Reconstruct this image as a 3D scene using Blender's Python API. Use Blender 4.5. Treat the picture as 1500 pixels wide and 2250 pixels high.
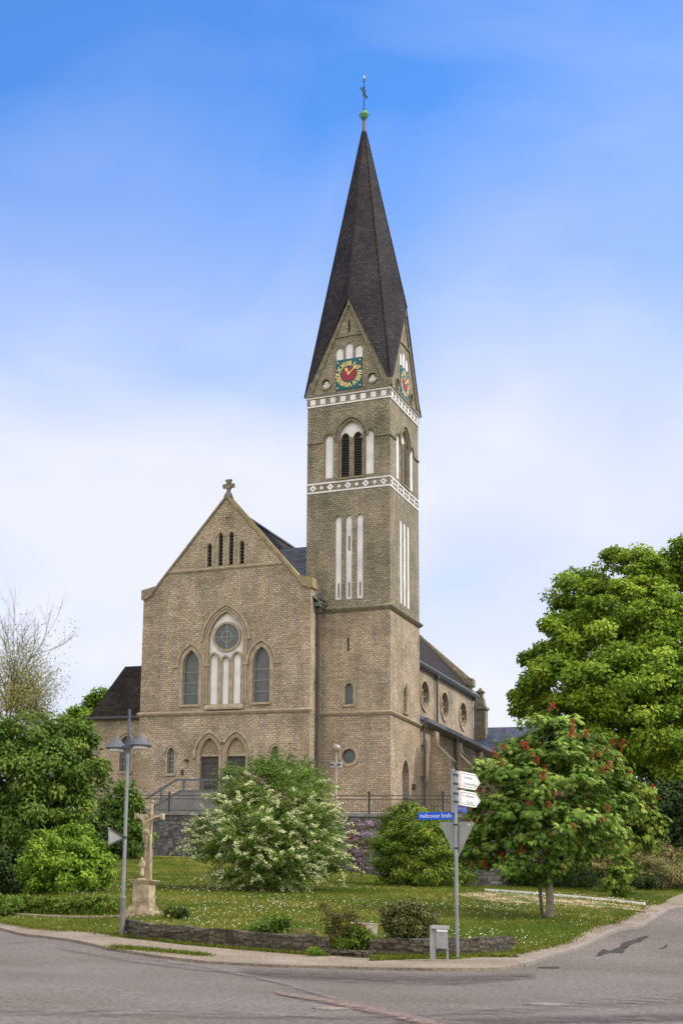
import bpy, bmesh, math, random
import numpy as np
from mathutils import Vector, Matrix
from mathutils.geometry import tessellate_polygon, delaunay_2d_cdt
R_ = math.radians
random.seed(7)
rng = np.random.default_rng(11)
for o in list(bpy.data.objects): bpy.data.objects.remove(o)
S = bpy.context.scene; C = S.collection

# ------------------------------------------------------------------ camera, sky, sun, exposure
EYE = 1.6
F_PX, PX0, PY0 = 3162.7957, 58.348575, 1349.716            # focal length and principal point in photo pixels
RW = np.array([[0.9987712012369735, -0.049558930372366757, 0.0],
               [-0.009989678879646495, -0.20132402978897604, -0.9794737573541259],
               [0.04854167174227357, 0.9782701812126722, -0.2015717208702425]])
cam = bpy.data.cameras.new('camera'); camo = bpy.data.objects.new('camera', cam); C.objects.link(camo)
cam.sensor_fit = 'VERTICAL'; cam.sensor_height = 36; cam.sensor_width = 24
cam.lens = F_PX/2250*36; cam.shift_x = (750-PX0)/2250; cam.shift_y = (PY0-1125)/2250
cam.clip_start = .3; cam.clip_end = 6000
M = Matrix(RW.tolist()).to_4x4(); M.translation = (0, 0, EYE); camo.matrix_world = M
S.camera = camo
S.render.engine = 'CYCLES'
S.view_settings.view_transform = 'Standard'; S.view_settings.look = 'None'
S.view_settings.exposure = 0.3; S.view_settings.gamma = 1
try: S.view_settings.use_curve_mapping = False
except Exception: pass
SUN_EL, SUN_DIR = 48, (0.95, -0.31)                        # towards the sun
sunl = bpy.data.lights.new('sun', 'SUN'); sunl.energy = 2.9; sunl.angle = R_(2.0); sunl.color = (1, .94, .84)
suno = bpy.data.objects.new('sun', sunl); C.objects.link(suno); suno.location = (20, 20, 90)
sd = Vector((SUN_DIR[0]*math.cos(R_(SUN_EL)), SUN_DIR[1]*math.cos(R_(SUN_EL)), math.sin(R_(SUN_EL))))
suno.rotation_euler = sd.to_track_quat('Z', 'Y').to_euler()
world = bpy.data.worlds.new('World'); S.world = world; world.use_nodes = True
def build_world():
    nt = world.node_tree; N = nt.nodes; L = nt.links; N.clear()
    out = N.new('ShaderNodeOutputWorld'); bg = N.new('ShaderNodeBackground')
    sky = N.new('ShaderNodeTexSky'); sky.sky_type = 'NISHITA'; sky.sun_disc = False
    sky.sun_elevation = R_(SUN_EL); sky.sun_rotation = math.atan2(SUN_DIR[0], SUN_DIR[1])
    sky.air_density = 1.0; sky.dust_density = .4; sky.ozone_density = 2.5
    tint = N.new('ShaderNodeMix'); tint.data_type = 'RGBA'; tint.blend_type = 'MULTIPLY'; tint.inputs[0].default_value = 1
    tint.inputs[7].default_value = (0.80, 1.50, 2.3, 1)
    L.new(sky.outputs[0], tint.inputs[6])
    tc = N.new('ShaderNodeTexCoord'); sep = N.new('ShaderNodeSeparateXYZ'); L.new(tc.outputs['Generated'], sep.inputs[0])
    # thin cloud: veil thickening towards the horizon, broken by stretched noise
    mp = N.new('ShaderNodeMapping'); mp.inputs['Scale'].default_value = (2.0, 2.0, 3.6); L.new(tc.outputs['Generated'], mp.inputs[0])
    n1 = N.new('ShaderNodeTexNoise'); n1.inputs['Scale'].default_value = 1.7; n1.inputs['Detail'].default_value = 5
    n1.inputs['Roughness'].default_value = .45; n1.inputs['Distortion'].default_value = .6; L.new(mp.outputs[0], n1.inputs[0])
    mr = N.new('ShaderNodeMapRange'); mr.inputs[1].default_value = .53; mr.inputs[2].default_value = .27; mr.inputs[3].default_value = 0; mr.inputs[4].default_value = 1
    L.new(sep.outputs[2], mr.inputs[0])
    mul = N.new('ShaderNodeMath'); mul.operation = 'MULTIPLY_ADD'; L.new(n1.outputs[0], mul.inputs[0]); mul.inputs[1].default_value = 1.0; mul.inputs[2].default_value = -.48
    add = N.new('ShaderNodeMath'); add.operation = 'ADD'; L.new(mr.outputs[0], add.inputs[0]); L.new(mul.outputs[0], add.inputs[1]); 
    cl = N.new('ShaderNodeValToRGB'); cl.color_ramp.elements[0].position = .0; cl.color_ramp.elements[0].color = (.0,)*3+(1,)
    cl.color_ramp.elements[1].position = .95; cl.color_ramp.elements[1].color = (.93,)*3+(1,)
    cl.color_ramp.interpolation = 'LINEAR'; k_ = cl.color_ramp.elements.new(.4); k_.color = (.36, .36, .36, 1)
    L.new(add.outputs[0], cl.inputs[0])
    n2 = N.new('ShaderNodeTexNoise'); n2.inputs['Scale'].default_value = 2.2; n2.inputs['Detail'].default_value = 3; L.new(mp.outputs[0], n2.inputs[0])
    cc = N.new('ShaderNodeValToRGB'); cc.color_ramp.elements[0].color = (5.9, 6.45, 8.0, 1); cc.color_ramp.elements[0].position = .35
    cc.color_ramp.elements[1].color = (7.5, 7.55, 8.2, 1); cc.color_ramp.elements[1].position = .62
    L.new(n2.outputs[0], cc.inputs[0])
    mx = N.new('ShaderNodeMix'); mx.data_type = 'RGBA'; L.new(cl.outputs[0], mx.inputs[0]); L.new(tint.outputs[2], mx.inputs[6]); L.new(cc.outputs[0], mx.inputs[7])
    # unseen bright cloud added as fill light, overhead and behind the viewer
    def rng_(sock, a, b):
        q = N.new('ShaderNodeMapRange'); q.interpolation_type = 'SMOOTHSTEP'; q.inputs[1].default_value = a; q.inputs[2].default_value = b; L.new(sock, q.inputs[0]); return q.outputs[0]
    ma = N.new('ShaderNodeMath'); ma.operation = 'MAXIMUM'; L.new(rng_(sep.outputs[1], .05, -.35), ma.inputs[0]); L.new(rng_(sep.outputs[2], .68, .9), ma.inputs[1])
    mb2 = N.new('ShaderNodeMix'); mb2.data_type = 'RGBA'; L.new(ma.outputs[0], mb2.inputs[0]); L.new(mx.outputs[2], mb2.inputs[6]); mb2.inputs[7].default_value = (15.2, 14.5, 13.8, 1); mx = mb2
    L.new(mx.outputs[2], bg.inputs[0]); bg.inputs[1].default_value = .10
    L.new(bg.outputs[0], out.inputs[0])
build_world()

# ------------------------------------------------------------------ measuring helpers (photo pixels -> world metres)
def ray(px, py): return RW @ np.array([px-PX0, -(py-PY0), -F_PX])
def at(px, py, Y):
    w = ray(px, py); return Vector((w[0]*Y/w[1], Y, EYE+w[2]*Y/w[1]))
def ppm(Y): return F_PX*.985/Y                              # photo pixels per metre at depth Y
TZ = EYE+6.05                                              # level of the churchyard terrace
CH_ROT = math.atan2(-.52299029, .85233864)
O = Vector((22.20362585, 86.0, TZ)); LX = Vector((.85233864, -.52299029, 0)); LY = Vector((.52299029, .85233864, 0))
def wl(x, y, z): return O+LX*x+LY*y+Vector((0, 0, z))       # church coordinates -> world

# ------------------------------------------------------------------ materials
MATS = {}
def mat(name, col, rough=.8, col2=None, nscale=3., detail=4., bump=0., bscale=20., metal=0., spec=.3, tex='noise', lo=.35, hi=.65, coords='UV', emit=None, w=1.):
    m = bpy.data.materials.new(name); m.use_nodes = True; nt = m.node_tree; N = nt.nodes; L = nt.links
    b = N['Principled BSDF']; b.inputs['Roughness'].default_value = rough; b.inputs['Metallic'].default_value = metal
    b.inputs['Specular IOR Level'].default_value = spec
    b.inputs['Base Color'].default_value = (*col, 1)
    tc = N.new('ShaderNodeTexCoord'); co = tc.outputs[coords]
    if col2:
        n = N.new('ShaderNodeTexNoise'); n.inputs['Scale'].default_value = nscale; n.inputs['Detail'].default_value = detail
        L.new(co, n.inputs[0]); r = N.new('ShaderNodeValToRGB')
        r.color_ramp.elements[0].position = lo; r.color_ramp.elements[0].color = (*col, 1)
        r.color_ramp.elements[1].position = hi; r.color_ramp.elements[1].color = (*col2, 1)
        L.new(n.outputs[0], r.inputs[0]); L.new(r.outputs[0], b.inputs['Base Color'])
    if bump:
        n = N.new('ShaderNodeTexNoise'); n.inputs['Scale'].default_value = bscale; n.inputs['Detail'].default_value = 5; L.new(co, n.inputs[0])
        bp = N.new('ShaderNodeBump'); bp.inputs['Strength'].default_value = bump; bp.inputs['Distance'].default_value = .03
        L.new(n.outputs[0], bp.inputs['Height']); L.new(bp.outputs[0], b.inputs['Normal'])
    if emit: b.inputs['Emission Color'].default_value = (*emit, 1); b.inputs['Emission Strength'].default_value = 1
    MATS[name] = m; return m
def mat_brick(name, c1, c2, mortar, bw, rh, ms=.012, stain=None, bump=.6, offset=.5, rough=.9, big=.35, dist=.03, msm=.3, wob=0., spec=.3, blocks=False):
    m = bpy.data.materials.new(name); m.use_nodes = True; nt = m.node_tree; N = nt.nodes; L = nt.links
    b = N['Principled BSDF']; b.inputs['Roughness'].default_value = rough; b.inputs['Specular IOR Level'].default_value = spec
    tc = N.new('ShaderNodeTexCoord'); co = tc.outputs['UV']
    if wob:
        nw = N.new('ShaderNodeTexNoise'); nw.inputs['Scale'].default_value = 2.5; L.new(co, nw.inputs[0])
        vm = N.new('ShaderNodeVectorMath'); vm.operation = 'MULTIPLY_ADD'; L.new(nw.outputs['Color'], vm.inputs[0]); vm.inputs[1].default_value = (wob,)*3; L.new(co, vm.inputs[2]); co = vm.outputs[0]
    br = N.new('ShaderNodeTexBrick'); L.new(co, br.inputs['Vector'])
    br.inputs['Scale'].default_value = 1; br.inputs['Brick Width'].default_value = bw; br.inputs['Row Height'].default_value = rh
    br.inputs['Mortar Size'].default_value = ms; br.inputs['Mortar Smooth'].default_value = msm; br.offset = offset
    br.inputs['Color1'].default_value = (*c1, 1); br.inputs['Color2'].default_value = (*c2, 1); br.inputs['Mortar'].default_value = (*mortar, 1)
    n = N.new('ShaderNodeTexNoise'); n.inputs['Scale'].default_value = big; n.inputs['Detail'].default_value = 6; n.inputs['Roughness'].default_value = .62; L.new(tc.outputs['UV'], n.inputs[0])
    r = N.new('ShaderNodeValToRGB'); st = stain or (.66, .65, .63)
    r.color_ramp.elements[0].position = .34; r.color_ramp.elements[0].color = (*st, 1)
    r.color_ramp.elements[1].position = .66; r.color_ramp.elements[1].color = (1.12, 1.1, 1.08, 1); L.new(n.outputs[0], r.inputs[0])
    mx = N.new('ShaderNodeMix'); mx.data_type = 'RGBA'; mx.blend_type = 'MULTIPLY'; mx.inputs[0].default_value = 1
    L.new(br.outputs['Color'], mx.inputs[6]); L.new(r.outputs[0], mx.inputs[7])
    n3 = N.new('ShaderNodeTexNoise'); n3.inputs['Scale'].default_value = 9; n3.inputs['Detail'].default_value = 4; L.new(tc.outputs['UV'], n3.inputs[0])
    r3 = N.new('ShaderNodeValToRGB'); r3.color_ramp.elements[0].position = .3; r3.color_ramp.elements[0].color = (.62,)*3+(1,)
    r3.color_ramp.elements[1].position = .7; r3.color_ramp.elements[1].color = (1.42,)*3+(1,); L.new(n3.outputs[0], r3.inputs[0])
    m2 = N.new('ShaderNodeMix'); m2.data_type = 'RGBA'; m2.blend_type = 'MULTIPLY'; m2.inputs[0].default_value = 1
    L.new(mx.outputs[2], m2.inputs[6]); L.new(r3.outputs[0], m2.inputs[7]); L.new(m2.outputs[2], b.inputs['Base Color'])
    if blocks:
        b2 = N.new('ShaderNodeTexBrick'); L.new(tc.outputs['UV'], b2.inputs['Vector']); b2.inputs['Scale'].default_value = 1; b2.inputs['Brick Width'].default_value = .9; b2.inputs['Row Height'].default_value = rh*3; b2.inputs['Mortar Size'].default_value = 0
        b2.inputs['Color1'].default_value = (1.09, 1.085, 1.08, 1); b2.inputs['Color2'].default_value = (.93, .92, .92, 1); b2.inputs['Bias'].default_value = .15
        mp = N.new('ShaderNodeMapping'); mp.inputs['Scale'].default_value = (1.3, .13, 1); L.new(tc.outputs['UV'], mp.inputs[0]); n5 = N.new('ShaderNodeTexNoise'); n5.inputs['Scale'].default_value = 1.4; n5.inputs['Detail'].default_value = 5; L.new(mp.outputs[0], n5.inputs[0])
        r5 = N.new('ShaderNodeValToRGB'); r5.color_ramp.elements[0].position = .36; r5.color_ramp.elements[0].color = (.85, .855, .87, 1); r5.color_ramp.elements[1].position = .56; r5.color_ramp.elements[1].color = (1.06, 1.05, 1.04, 1); L.new(n5.outputs[0], r5.inputs[0])
        q1 = N.new('ShaderNodeMix'); q1.data_type = 'RGBA'; q1.blend_type = 'MULTIPLY'; q1.inputs[0].default_value = 1; L.new(m2.outputs[2], q1.inputs[6]); L.new(b2.outputs['Color'], q1.inputs[7])
        q2 = N.new('ShaderNodeMix'); q2.data_type = 'RGBA'; q2.blend_type = 'MULTIPLY'; q2.inputs[0].default_value = 1; L.new(q1.outputs[2], q2.inputs[6]); L.new(r5.outputs[0], q2.inputs[7]); L.new(q2.outputs[2], b.inputs['Base Color'])
    inv = N.new('ShaderNodeMath'); inv.operation = 'SUBTRACT'; inv.inputs[0].default_value = 1; L.new(br.outputs['Fac'], inv.inputs[1])
    a = N.new('ShaderNodeMath'); a.operation = 'MULTIPLY_ADD'; L.new(n3.outputs[0], a.inputs[0]); a.inputs[1].default_value = 1.2; L.new(inv.outputs[0], a.inputs[2])
    bp = N.new('ShaderNodeBump'); bp.inputs['Strength'].default_value = bump; bp.inputs['Distance'].default_value = dist
    L.new(a.outputs[0], bp.inputs['Height']); L.new(bp.outputs[0], b.inputs['Normal'])
    MATS[name] = m; return m
def mat_leaf(name, dark, mid, light, trans=.25, rough=.6, p=(.0, .5, 1.)):
    m = bpy.data.materials.new(name); m.use_nodes = True; nt = m.node_tree; N = nt.nodes; L = nt.links
    b = N['Principled BSDF']; b.inputs['Roughness'].default_value = rough; b.inputs['Specular IOR Level'].default_value = .08
    at_ = N.new('ShaderNodeAttribute'); at_.attribute_name = 'tint'
    r = N.new('ShaderNodeValToRGB'); e = r.color_ramp.elements
    e[0].position = p[0]; e[0].color = (*dark, 1); e[1].position = p[2]; e[1].color = (*light, 1)
    k = e.new(p[1]); k.color = (*mid, 1)
    L.new(at_.outputs['Fac'], r.inputs[0]); L.new(r.outputs[0], b.inputs['Base Color'])
    t = N.new('ShaderNodeBsdfTranslucent'); L.new(r.outputs[0], t.inputs[0])
    ms = N.new('ShaderNodeMixShader'); ms.inputs[0].default_value = trans
    L.new(b.outputs[0], ms.inputs[1]); L.new(t.outputs[0], ms.inputs[2]); L.new(ms.outputs[0], N['Material Output'].inputs[0])
    MATS[name] = m; return m

mat_brick('stone', (.495, .415, .325), (.365, .302, .228), (.28, .235, .178), .30, .132, .017, bump=.9, wob=.09, blocks=True, spec=.15)  # mortar colour darkened to stand in for shade in the recessed joints
mat_brick('stone_upper', (.355, .312, .248), (.25, .217, .168), (.19, .165, .128), .30, .132, .017, stain=(.7, .72, .66), bump=.9, wob=.09, blocks=True, spec=.15)  # joint shade put into the mortar colour here too
mat_brick('ashlar', (.38, .30, .215), (.31, .245, .17), (.30, .25, .18), .55, .42, .012, bump=.25)
mat('trim', (.27, .22, .16), .9, (.41, .34, .25), 2.5, bump=.3, bscale=9)
mat('trim_dark', (.13, .12, .09), .9, (.24, .21, .15), 3, bump=.3)
mat('trim_mid', (.16, .135, .10), .9, (.27, .23, .17), 3, bump=.3)
mat('coping', (.19, .16, .10), .9, (.33, .265, .13), 1.6, bump=.3)
mat('plaster', (.66, .64, .68), .8, (.80, .775, .80), .9, detail=6)
mat_brick('slate_brown', (.050, .041, .038), (.027, .022, .021), (.015, .014, .017), .30, .20, .012, stain=(.62, .6, .6), bump=.8, rough=.85, big=.5, spec=.12)
mat_brick('slate_spire', (.049, .043, .049), (.027, .0235, .029), (.016, .015, .018), .30, .20, .014, stain=(.55, .55, .6), bump=.8, rough=.8, big=.35, spec=.14)
mat_brick('slate_blue', (.060, .080, .14), (.022, .030, .062), (.012, .014, .022), .42, .26, .02, stain=(.8, .8, .85), bump=.8, rough=.45)
mat('lead', (.075, .08, .085), .5, (.12, .13, .135), 2, spec=.5)
mat('pipe', (.045, .045, .045), .5, (.075, .07, .065), 3, spec=.5)
mat('glass_dark', (.055, .068, .072), .35, (.085, .10, .105), 2.2, spec=.5)
mat('void', (.012, .011, .014), .9)
mat('louvre', (.035, .03, .033), .7, (.05, .045, .045), 3)
mat('door', (.055, .05, .05), .6, (.08, .072, .07), 4)
mat('leading', (.26, .28, .25), .6)
mat('clock_teal', (.006, .075, .095), .5, (.008, .12, .14), 2)
mat('clock_red', (.24, .022, .04), .5, (.30, .03, .05), 3)
mat('gold', (.75, .52, .17), .45, (.85, .66, .28), 6)
mat('copper', (.07, .22, .10), .7, (.20, .40, .22), 4)
mat('iron', (.03, .032, .035), .6, (.06, .055, .05), 8)
mat('steel', (.20, .215, .225), .5, (.30, .31, .315), 1.5, metal=.5, coords='Object')
mat('steel_rust', (.15, .14, .13), .7, (.24, .215, .19), 2, metal=.3, coords='Object')
mat('signback', (.24, .25, .24), .6, (.28, .29, .28), 3, metal=.2)
mat('white_paint', (.78, .78, .78), .5)
mat('sign_grey', (.12, .12, .12), .6)
mat('sign_red', (.45, .03, .03), .5)
mat('blue_sign', (.005, .09, .62), .45)
mat('bin_grey', (.24, .255, .27), .5, (.31, .325, .34), 4, coords='Object')
mat('lamp_hood', (.075, .08, .10), .5, (.10, .11, .135), 3)
mat('lamp_grey', (.38, .38, .38), .5)
mat('globe', (.22, .20, .165), .25, (.28, .25, .21), 3, spec=.6)
mat('sandstone', (.22, .175, .115), .9, (.47, .385, .265), 4, bump=.5, bscale=14, coords='Object')
mat('pale_stone', (.55, .47, .38), .9, (.70, .62, .52), 6, bump=.3, coords='Object')
mat_brick('rubble', (.22, .215, .21), (.07, .068, .07), (.10, .10, .11), .5, .2, .02, stain=(.6, .6, .62), bump=1., wob=.12, dist=.06)
mat_brick('rubble_low', (.125, .105, .08), (.055, .05, .036), (.05, .044, .033), .24, .12, .02, stain=(.55, .55, .5), bump=1., wob=.16, dist=.06, big=2)
mat('concrete', (.15, .155, .155), .9, (.22, .22, .215), 1.8, bump=.3)
mat('asphalt', (.122, .108, .095), .95, (.165, .143, .135), .28, detail=8, bump=.5, bscale=45, spec=.06, coords='Object', lo=.3, hi=.7)
mat('asphalt_pale', (.17, .152, .143), .9, (.20, .18, .17), 1.2, detail=6, bump=.3, bscale=40, spec=.06, coords='Object')
mat('asphalt_red', (.19, .135, .12), .9, (.23, .17, .15), 3, detail=6, bump=.3, bscale=40, spec=.06, coords='Object')
mat('asphalt_dark', (.095, .078, .076), .9, (.125, .10, .10), 1.2, detail=6, bump=.3, bscale=40, spec=.06, coords='Object')
mat('tar', (.040, .038, .037), .9, (.065, .06, .058), 3, spec=.06, coords='Object')
mat('gravel', (.17, .135, .10), .95, (.25, .205, .16), .9, detail=9, bump=.6, bscale=30, coords='Object', lo=.3, hi=.7)
mat('kerb', (.19, .165, .14), .9, (.25, .22, .19), 2, bump=.3, coords='Object')
mat('soil', (.14, .10, .065), .95, (.22, .165, .11), 2, bump=.5, coords='Object')
mat('mulch', (.075, .10, .018), .95, (.40, .29, .18), 1.1, detail=8, bump=.8, bscale=14, coords='Object')
mat('cover_iron', (.10, .095, .09), .6, (.26, .24, .225), 9, coords='Object')
mat('bark', (.075, .06, .045), .95, (.15, .125, .10), 6, bump=.8, bscale=12, coords='Object')
mat('bark_grey', (.16, .14, .115), .95, (.26, .23, .19), 6, bump=.8, bscale=12, coords='Object')
mat('twig', (.10, .085, .06), .9, (.15, .13, .08), 3, coords='Object')
mat('plank', (.72, .68, .66), .7, (.80, .77, .76), 2, coords='Object')
mat('house_wall', (.20, .05, .045), .9, (.26, .07, .06), 2)
def lawn_material():
    m = bpy.data.materials.new('lawn'); m.use_nodes = True; nt = m.node_tree; N = nt.nodes; L = nt.links
    b = N['Principled BSDF']; b.inputs['Roughness'].default_value = .9; b.inputs['Specular IOR Level'].default_value = .1
    tc = N.new('ShaderNodeTexCoord')
    def nz(s, d, lo, hi, a, c):
        n = N.new('ShaderNodeTexNoise'); n.inputs['Scale'].default_value = s; n.inputs['Detail'].default_value = d; L.new(tc.outputs['Object'], n.inputs[0])
        r = N.new('ShaderNodeValToRGB'); r.color_ramp.elements[0].position = lo; r.color_ramp.elements[0].color = (*a, 1)
        r.color_ramp.elements[1].position = hi; r.color_ramp.elements[1].color = (*c, 1); L.new(n.outputs[0], r.inputs[0]); return r.outputs[0]
    a = nz(.30, 6, .40, .60, (.042, .080, .008), (.150, .140, .030))  # green and brownish grass, contrast raised to paint in warm sunlit patches
    c = nz(7, 6, .3, .7, (.6, .6, .55), (1.35, 1.3, 1.2))
    mx = N.new('ShaderNodeMix'); mx.data_type = 'RGBA'; mx.blend_type = 'MULTIPLY'; mx.inputs[0].default_value = 1
    L.new(a, mx.inputs[6]); L.new(c, mx.inputs[7]); L.new(mx.outputs[2], b.inputs['Base Color'])
    MATS['lawn'] = m
lawn_material()
mat_leaf('leaf_grass', (0.056, 0.099, 0.007), (0.107, 0.145, 0.014), (0.227, 0.208, 0.039))
mat_leaf('leaf_daisy', (.65, .65, .58), (.75, .75, .7), (.8, .78, .5), .1)
mat_leaf('leaf_lime', (0.073, 0.137, 0.018), (0.175, 0.281, 0.029), (0.425, 0.532, 0.066), 0.28)
mat_leaf('leaf_chestnut', (0.038, 0.088, 0.015), (0.127, 0.222, 0.036), (0.382, 0.503, 0.114), 0.22)
mat_leaf('leaf_left', (0.032, 0.079, 0.015), (0.093, 0.164, 0.027), (0.212, 0.289, 0.048), 0.22)
mat_leaf('leaf_bright', (0.055, 0.117, 0.012), (0.133, 0.241, 0.024), (0.290, 0.410, 0.048), 0.25)
mat_leaf('leaf_forsythia', (0.041, 0.093, 0.012), (0.119, 0.194, 0.025), (0.295, 0.345, 0.049), 0.22)
mat_leaf('leaf_ivy', (0.018, 0.042, 0.01), (0.04, 0.078, 0.018), (0.09, 0.13, 0.03), 0.20)
mat_leaf('leaf_spirea', (0.047, 0.102, 0.015), (0.121, 0.204, 0.034), (0.242, 0.360, 0.064), 0.22)
mat_leaf('bloom_cream', (.40, .45, .17), (.60, .62, .33), (.76, .75, .52), .25)
mat_leaf('bloom_red', (.42, .07, .045), (.60, .15, .09), (.70, .34, .20), .25)
mat_leaf('bloom_purple', (.20, .09, .24), (.34, .18, .38), (.48, .32, .52), .2)
mat_leaf('bloom_pink', (.4, .05, .12), (.5, .08, .18), (.55, .15, .25), .2)
mat_leaf('bloom_yellow', (.75, .55, .05), (.8, .6, .06), (.85, .7, .2), .2)
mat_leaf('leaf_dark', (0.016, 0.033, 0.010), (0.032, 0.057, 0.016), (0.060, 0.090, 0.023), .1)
mat_leaf('leaf_cream', (0.123, 0.143, 0.042), (0.287, 0.247, 0.102), (0.519, 0.429, 0.216), .25)
mat_leaf('leaf_bronze', (0.061, 0.052, 0.017), (0.116, 0.111, 0.034), (0.232, 0.130, 0.060), .2)
mat_leaf('leaf_olive', (0.059, 0.070, 0.023), (0.110, 0.123, 0.039), (0.206, 0.196, 0.072), .2)
mat_leaf('leaf_spring', (0.3, 0.28, 0.07), (0.42, 0.4, 0.11), (0.55, 0.52, 0.2), 0.40)
mat_leaf('leaf_box', (0.048, 0.091, 0.013), (0.096, 0.156, 0.020), (0.177, 0.234, 0.033), .2)

def grain(m, scale, lo, hi):
    nt = MATS[m].node_tree; N = nt.nodes; L = nt.links; b = N['Principled BSDF']; src = b.inputs['Base Color'].links[0].from_socket
    tc = N.new('ShaderNodeTexCoord'); n = N.new('ShaderNodeTexNoise'); n.inputs['Scale'].default_value = scale; n.inputs['Detail'].default_value = 3; L.new(tc.outputs['Object'], n.inputs[0])
    r = N.new('ShaderNodeValToRGB'); r.color_ramp.elements[0].position = .36; r.color_ramp.elements[0].color = (lo,)*3+(1,); r.color_ramp.elements[1].position = .64; r.color_ramp.elements[1].color = (hi,)*3+(1,); L.new(n.outputs[0], r.inputs[0])
    mx = N.new('ShaderNodeMix'); mx.data_type = 'RGBA'; mx.blend_type = 'MULTIPLY'; mx.inputs[0].default_value = 1; L.new(src, mx.inputs[6]); L.new(r.outputs[0], mx.inputs[7]); L.new(mx.outputs[2], b.inputs['Base Color'])
for q in ('asphalt', 'asphalt_pale', 'asphalt_red', 'asphalt_dark'): grain(q, 15, .74, 1.3)
grain('gravel', 14, .75, 1.3); grain('mulch', 9, .6, 1.5); grain('plaster', 1.5, .93, 1.05)
# ------------------------------------------------------------------ mesh helpers
def auto_uv(me, off=0.):
    uvl = me.uv_layers.new(name='UVMap')
    co = np.empty(len(me.vertices)*3); me.vertices.foreach_get('co', co); co = co.reshape(-1, 3)
    out = np.empty((len(me.loops), 2))
    for p in me.polygons:
        n = p.normal
        if abs(n.z) > .97: t = Vector((1, 0, 0)); b = Vector((0, 1, 0))
        else:
            t = Vector((-n.y, n.x, 0)).normalized(); b = n.cross(t).normalized()
        vi = list(p.vertices); P = co[vi]
        ls = p.loop_start
        out[ls:ls+len(vi), 0] = P@np.array(t)+off; out[ls:ls+len(vi), 1] = P@np.array(b)
    uvl.data.foreach_set('uv', out.ravel())
class MB:
    def __init__(s): s.v = []; s.f = []
    def add(s, vs, fs):
        k = len(s.v); s.v += [tuple(q) for q in vs]; s.f += [tuple(i+k for i in f) for f in fs]; return s
    def box(s, c, d, rz=0., taper=1.):
        x, y, z = d[0]/2, d[1]/2, d[2]/2; cs, sn = math.cos(rz), math.sin(rz); vs = []
        for kz, t in ((-z, 1), (z, taper)):
            for a, b in ((-x, -y), (x, -y), (x, y), (-x, y)):
                a *= t; b *= t; vs.append((c[0]+a*cs-b*sn, c[1]+a*sn+b*cs, c[2]+kz))
        return s.add(vs, [(3, 2, 1, 0), (4, 5, 6, 7), (0, 1, 5, 4), (1, 2, 6, 5), (2, 3, 7, 6), (3, 0, 4, 7)])
    def box2(s, a, b): return s.box([(a[i]+b[i])/2 for i in range(3)], [abs(b[i]-a[i]) for i in range(3)])
    def tube(s, pts, rad, n=8, cap=True):
        pts = [Vector(p) for p in pts]
        if not hasattr(rad, '__len__'): rad = [rad]*len(pts)
        rings = []; up0 = None
        for i, p in enumerate(pts):
            t = (pts[min(i+1, len(pts)-1)]-pts[max(i-1, 0)]).normalized()
            a = t.orthogonal().normalized() if up0 is None else (up0-t*up0.dot(t)).normalized()
            up0 = a; b = t.cross(a)
            rings.append([p+(a*math.cos(2*math.pi*k/n)+b*math.sin(2*math.pi*k/n))*rad[i] for k in range(n)])
        vs = [q for r in rings for q in r]; fs = []
        for i in range(len(pts)-1):
            for k in range(n): fs.append((i*n+k, i*n+(k+1) % n, (i+1)*n+(k+1) % n, (i+1)*n+k))
        if cap: fs.append(tuple(range(n))[::-1]); fs.append(tuple((len(pts)-1)*n+k for k in range(n)))
        return s.add(vs, fs)
    def lathe(s, prof, c=(0, 0, 0), n=16):
        vs = []; fs = []
        for r, z in prof:
            for k in range(n): vs.append((c[0]+r*math.cos(2*math.pi*k/n), c[1]+r*math.sin(2*math.pi*k/n), c[2]+z))
        for i in range(len(prof)-1):
            for k in range(n): fs.append((i*n+k, i*n+(k+1) % n, (i+1)*n+(k+1) % n, (i+1)*n+k))
        fs.append(tuple(range(n))[::-1]); fs.append(tuple((len(prof)-1)*n+k for k in range(n)))
        return s.add(vs, fs)
    def prism(s, poly, mp, w0, w1):
        """closed extrusion of a 2-d outline; mp(u,v,w) -> point"""
        n = len(poly); vs = [mp(u, v, w0) for u, v in poly]+[mp(u, v, w1) for u, v in poly]
        tr = tessellate_polygon([[Vector((u, v, 0)) for u, v in poly]])
        fs = [tuple(t) for t in tr]+[tuple(i+n for i in t[::-1]) for t in tr]
        fs += [(i, (i+1) % n, n+(i+1) % n, n+i) for i in range(n)]
        return s.add(vs, fs)
    def strip(s, A, B, mp, w0, w1):
        """band between two open polylines of equal length, extruded"""
        n = len(A)
        for i in range(n-1):
            q = [A[i], A[i+1], B[i+1], B[i]]
            vs = [mp(u, v, w0) for u, v in q]+[mp(u, v, w1) for u, v in q]
            fs = [(3, 2, 1, 0), (4, 5, 6, 7), (0, 1, 5, 4), (2, 3, 7, 6)]
            if i == 0: fs.append((3, 0, 4, 7))
            if i == n-2: fs.append((1, 2, 6, 5))
            s.add(vs, fs)
        return s
    def obj(s, name, m, parent=None, label=None, fix=True, smooth=False, uvoff=0.):
        me = bpy.data.meshes.new(name); me.from_pydata(s.v, [], s.f); me.validate()
        if fix:
            b = bmesh.new(); b.from_mesh(me); bmesh.ops.recalc_face_normals(b, faces=b.faces); b.to_mesh(me); b.free()
        me.update(); auto_uv(me, uvoff)
        if smooth:
            for p in me.polygons: p.use_smooth = True
        me.materials.append(MATS[m]); o = bpy.data.objects.new(name, me); C.objects.link(o)
        if parent: o.parent = parent
        if label: o['label'] = label
        return o
def thing(name, label, cat, loc=(0, 0, 0), rotz=0., group=None):
    o = bpy.data.objects.new(name, None); C.objects.link(o); o.empty_display_size = .2
    o.location = loc; o.rotation_euler = (0, 0, rotz); o['label'] = label; o['category'] = cat
    if group: o['group'] = group
    return o
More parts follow.
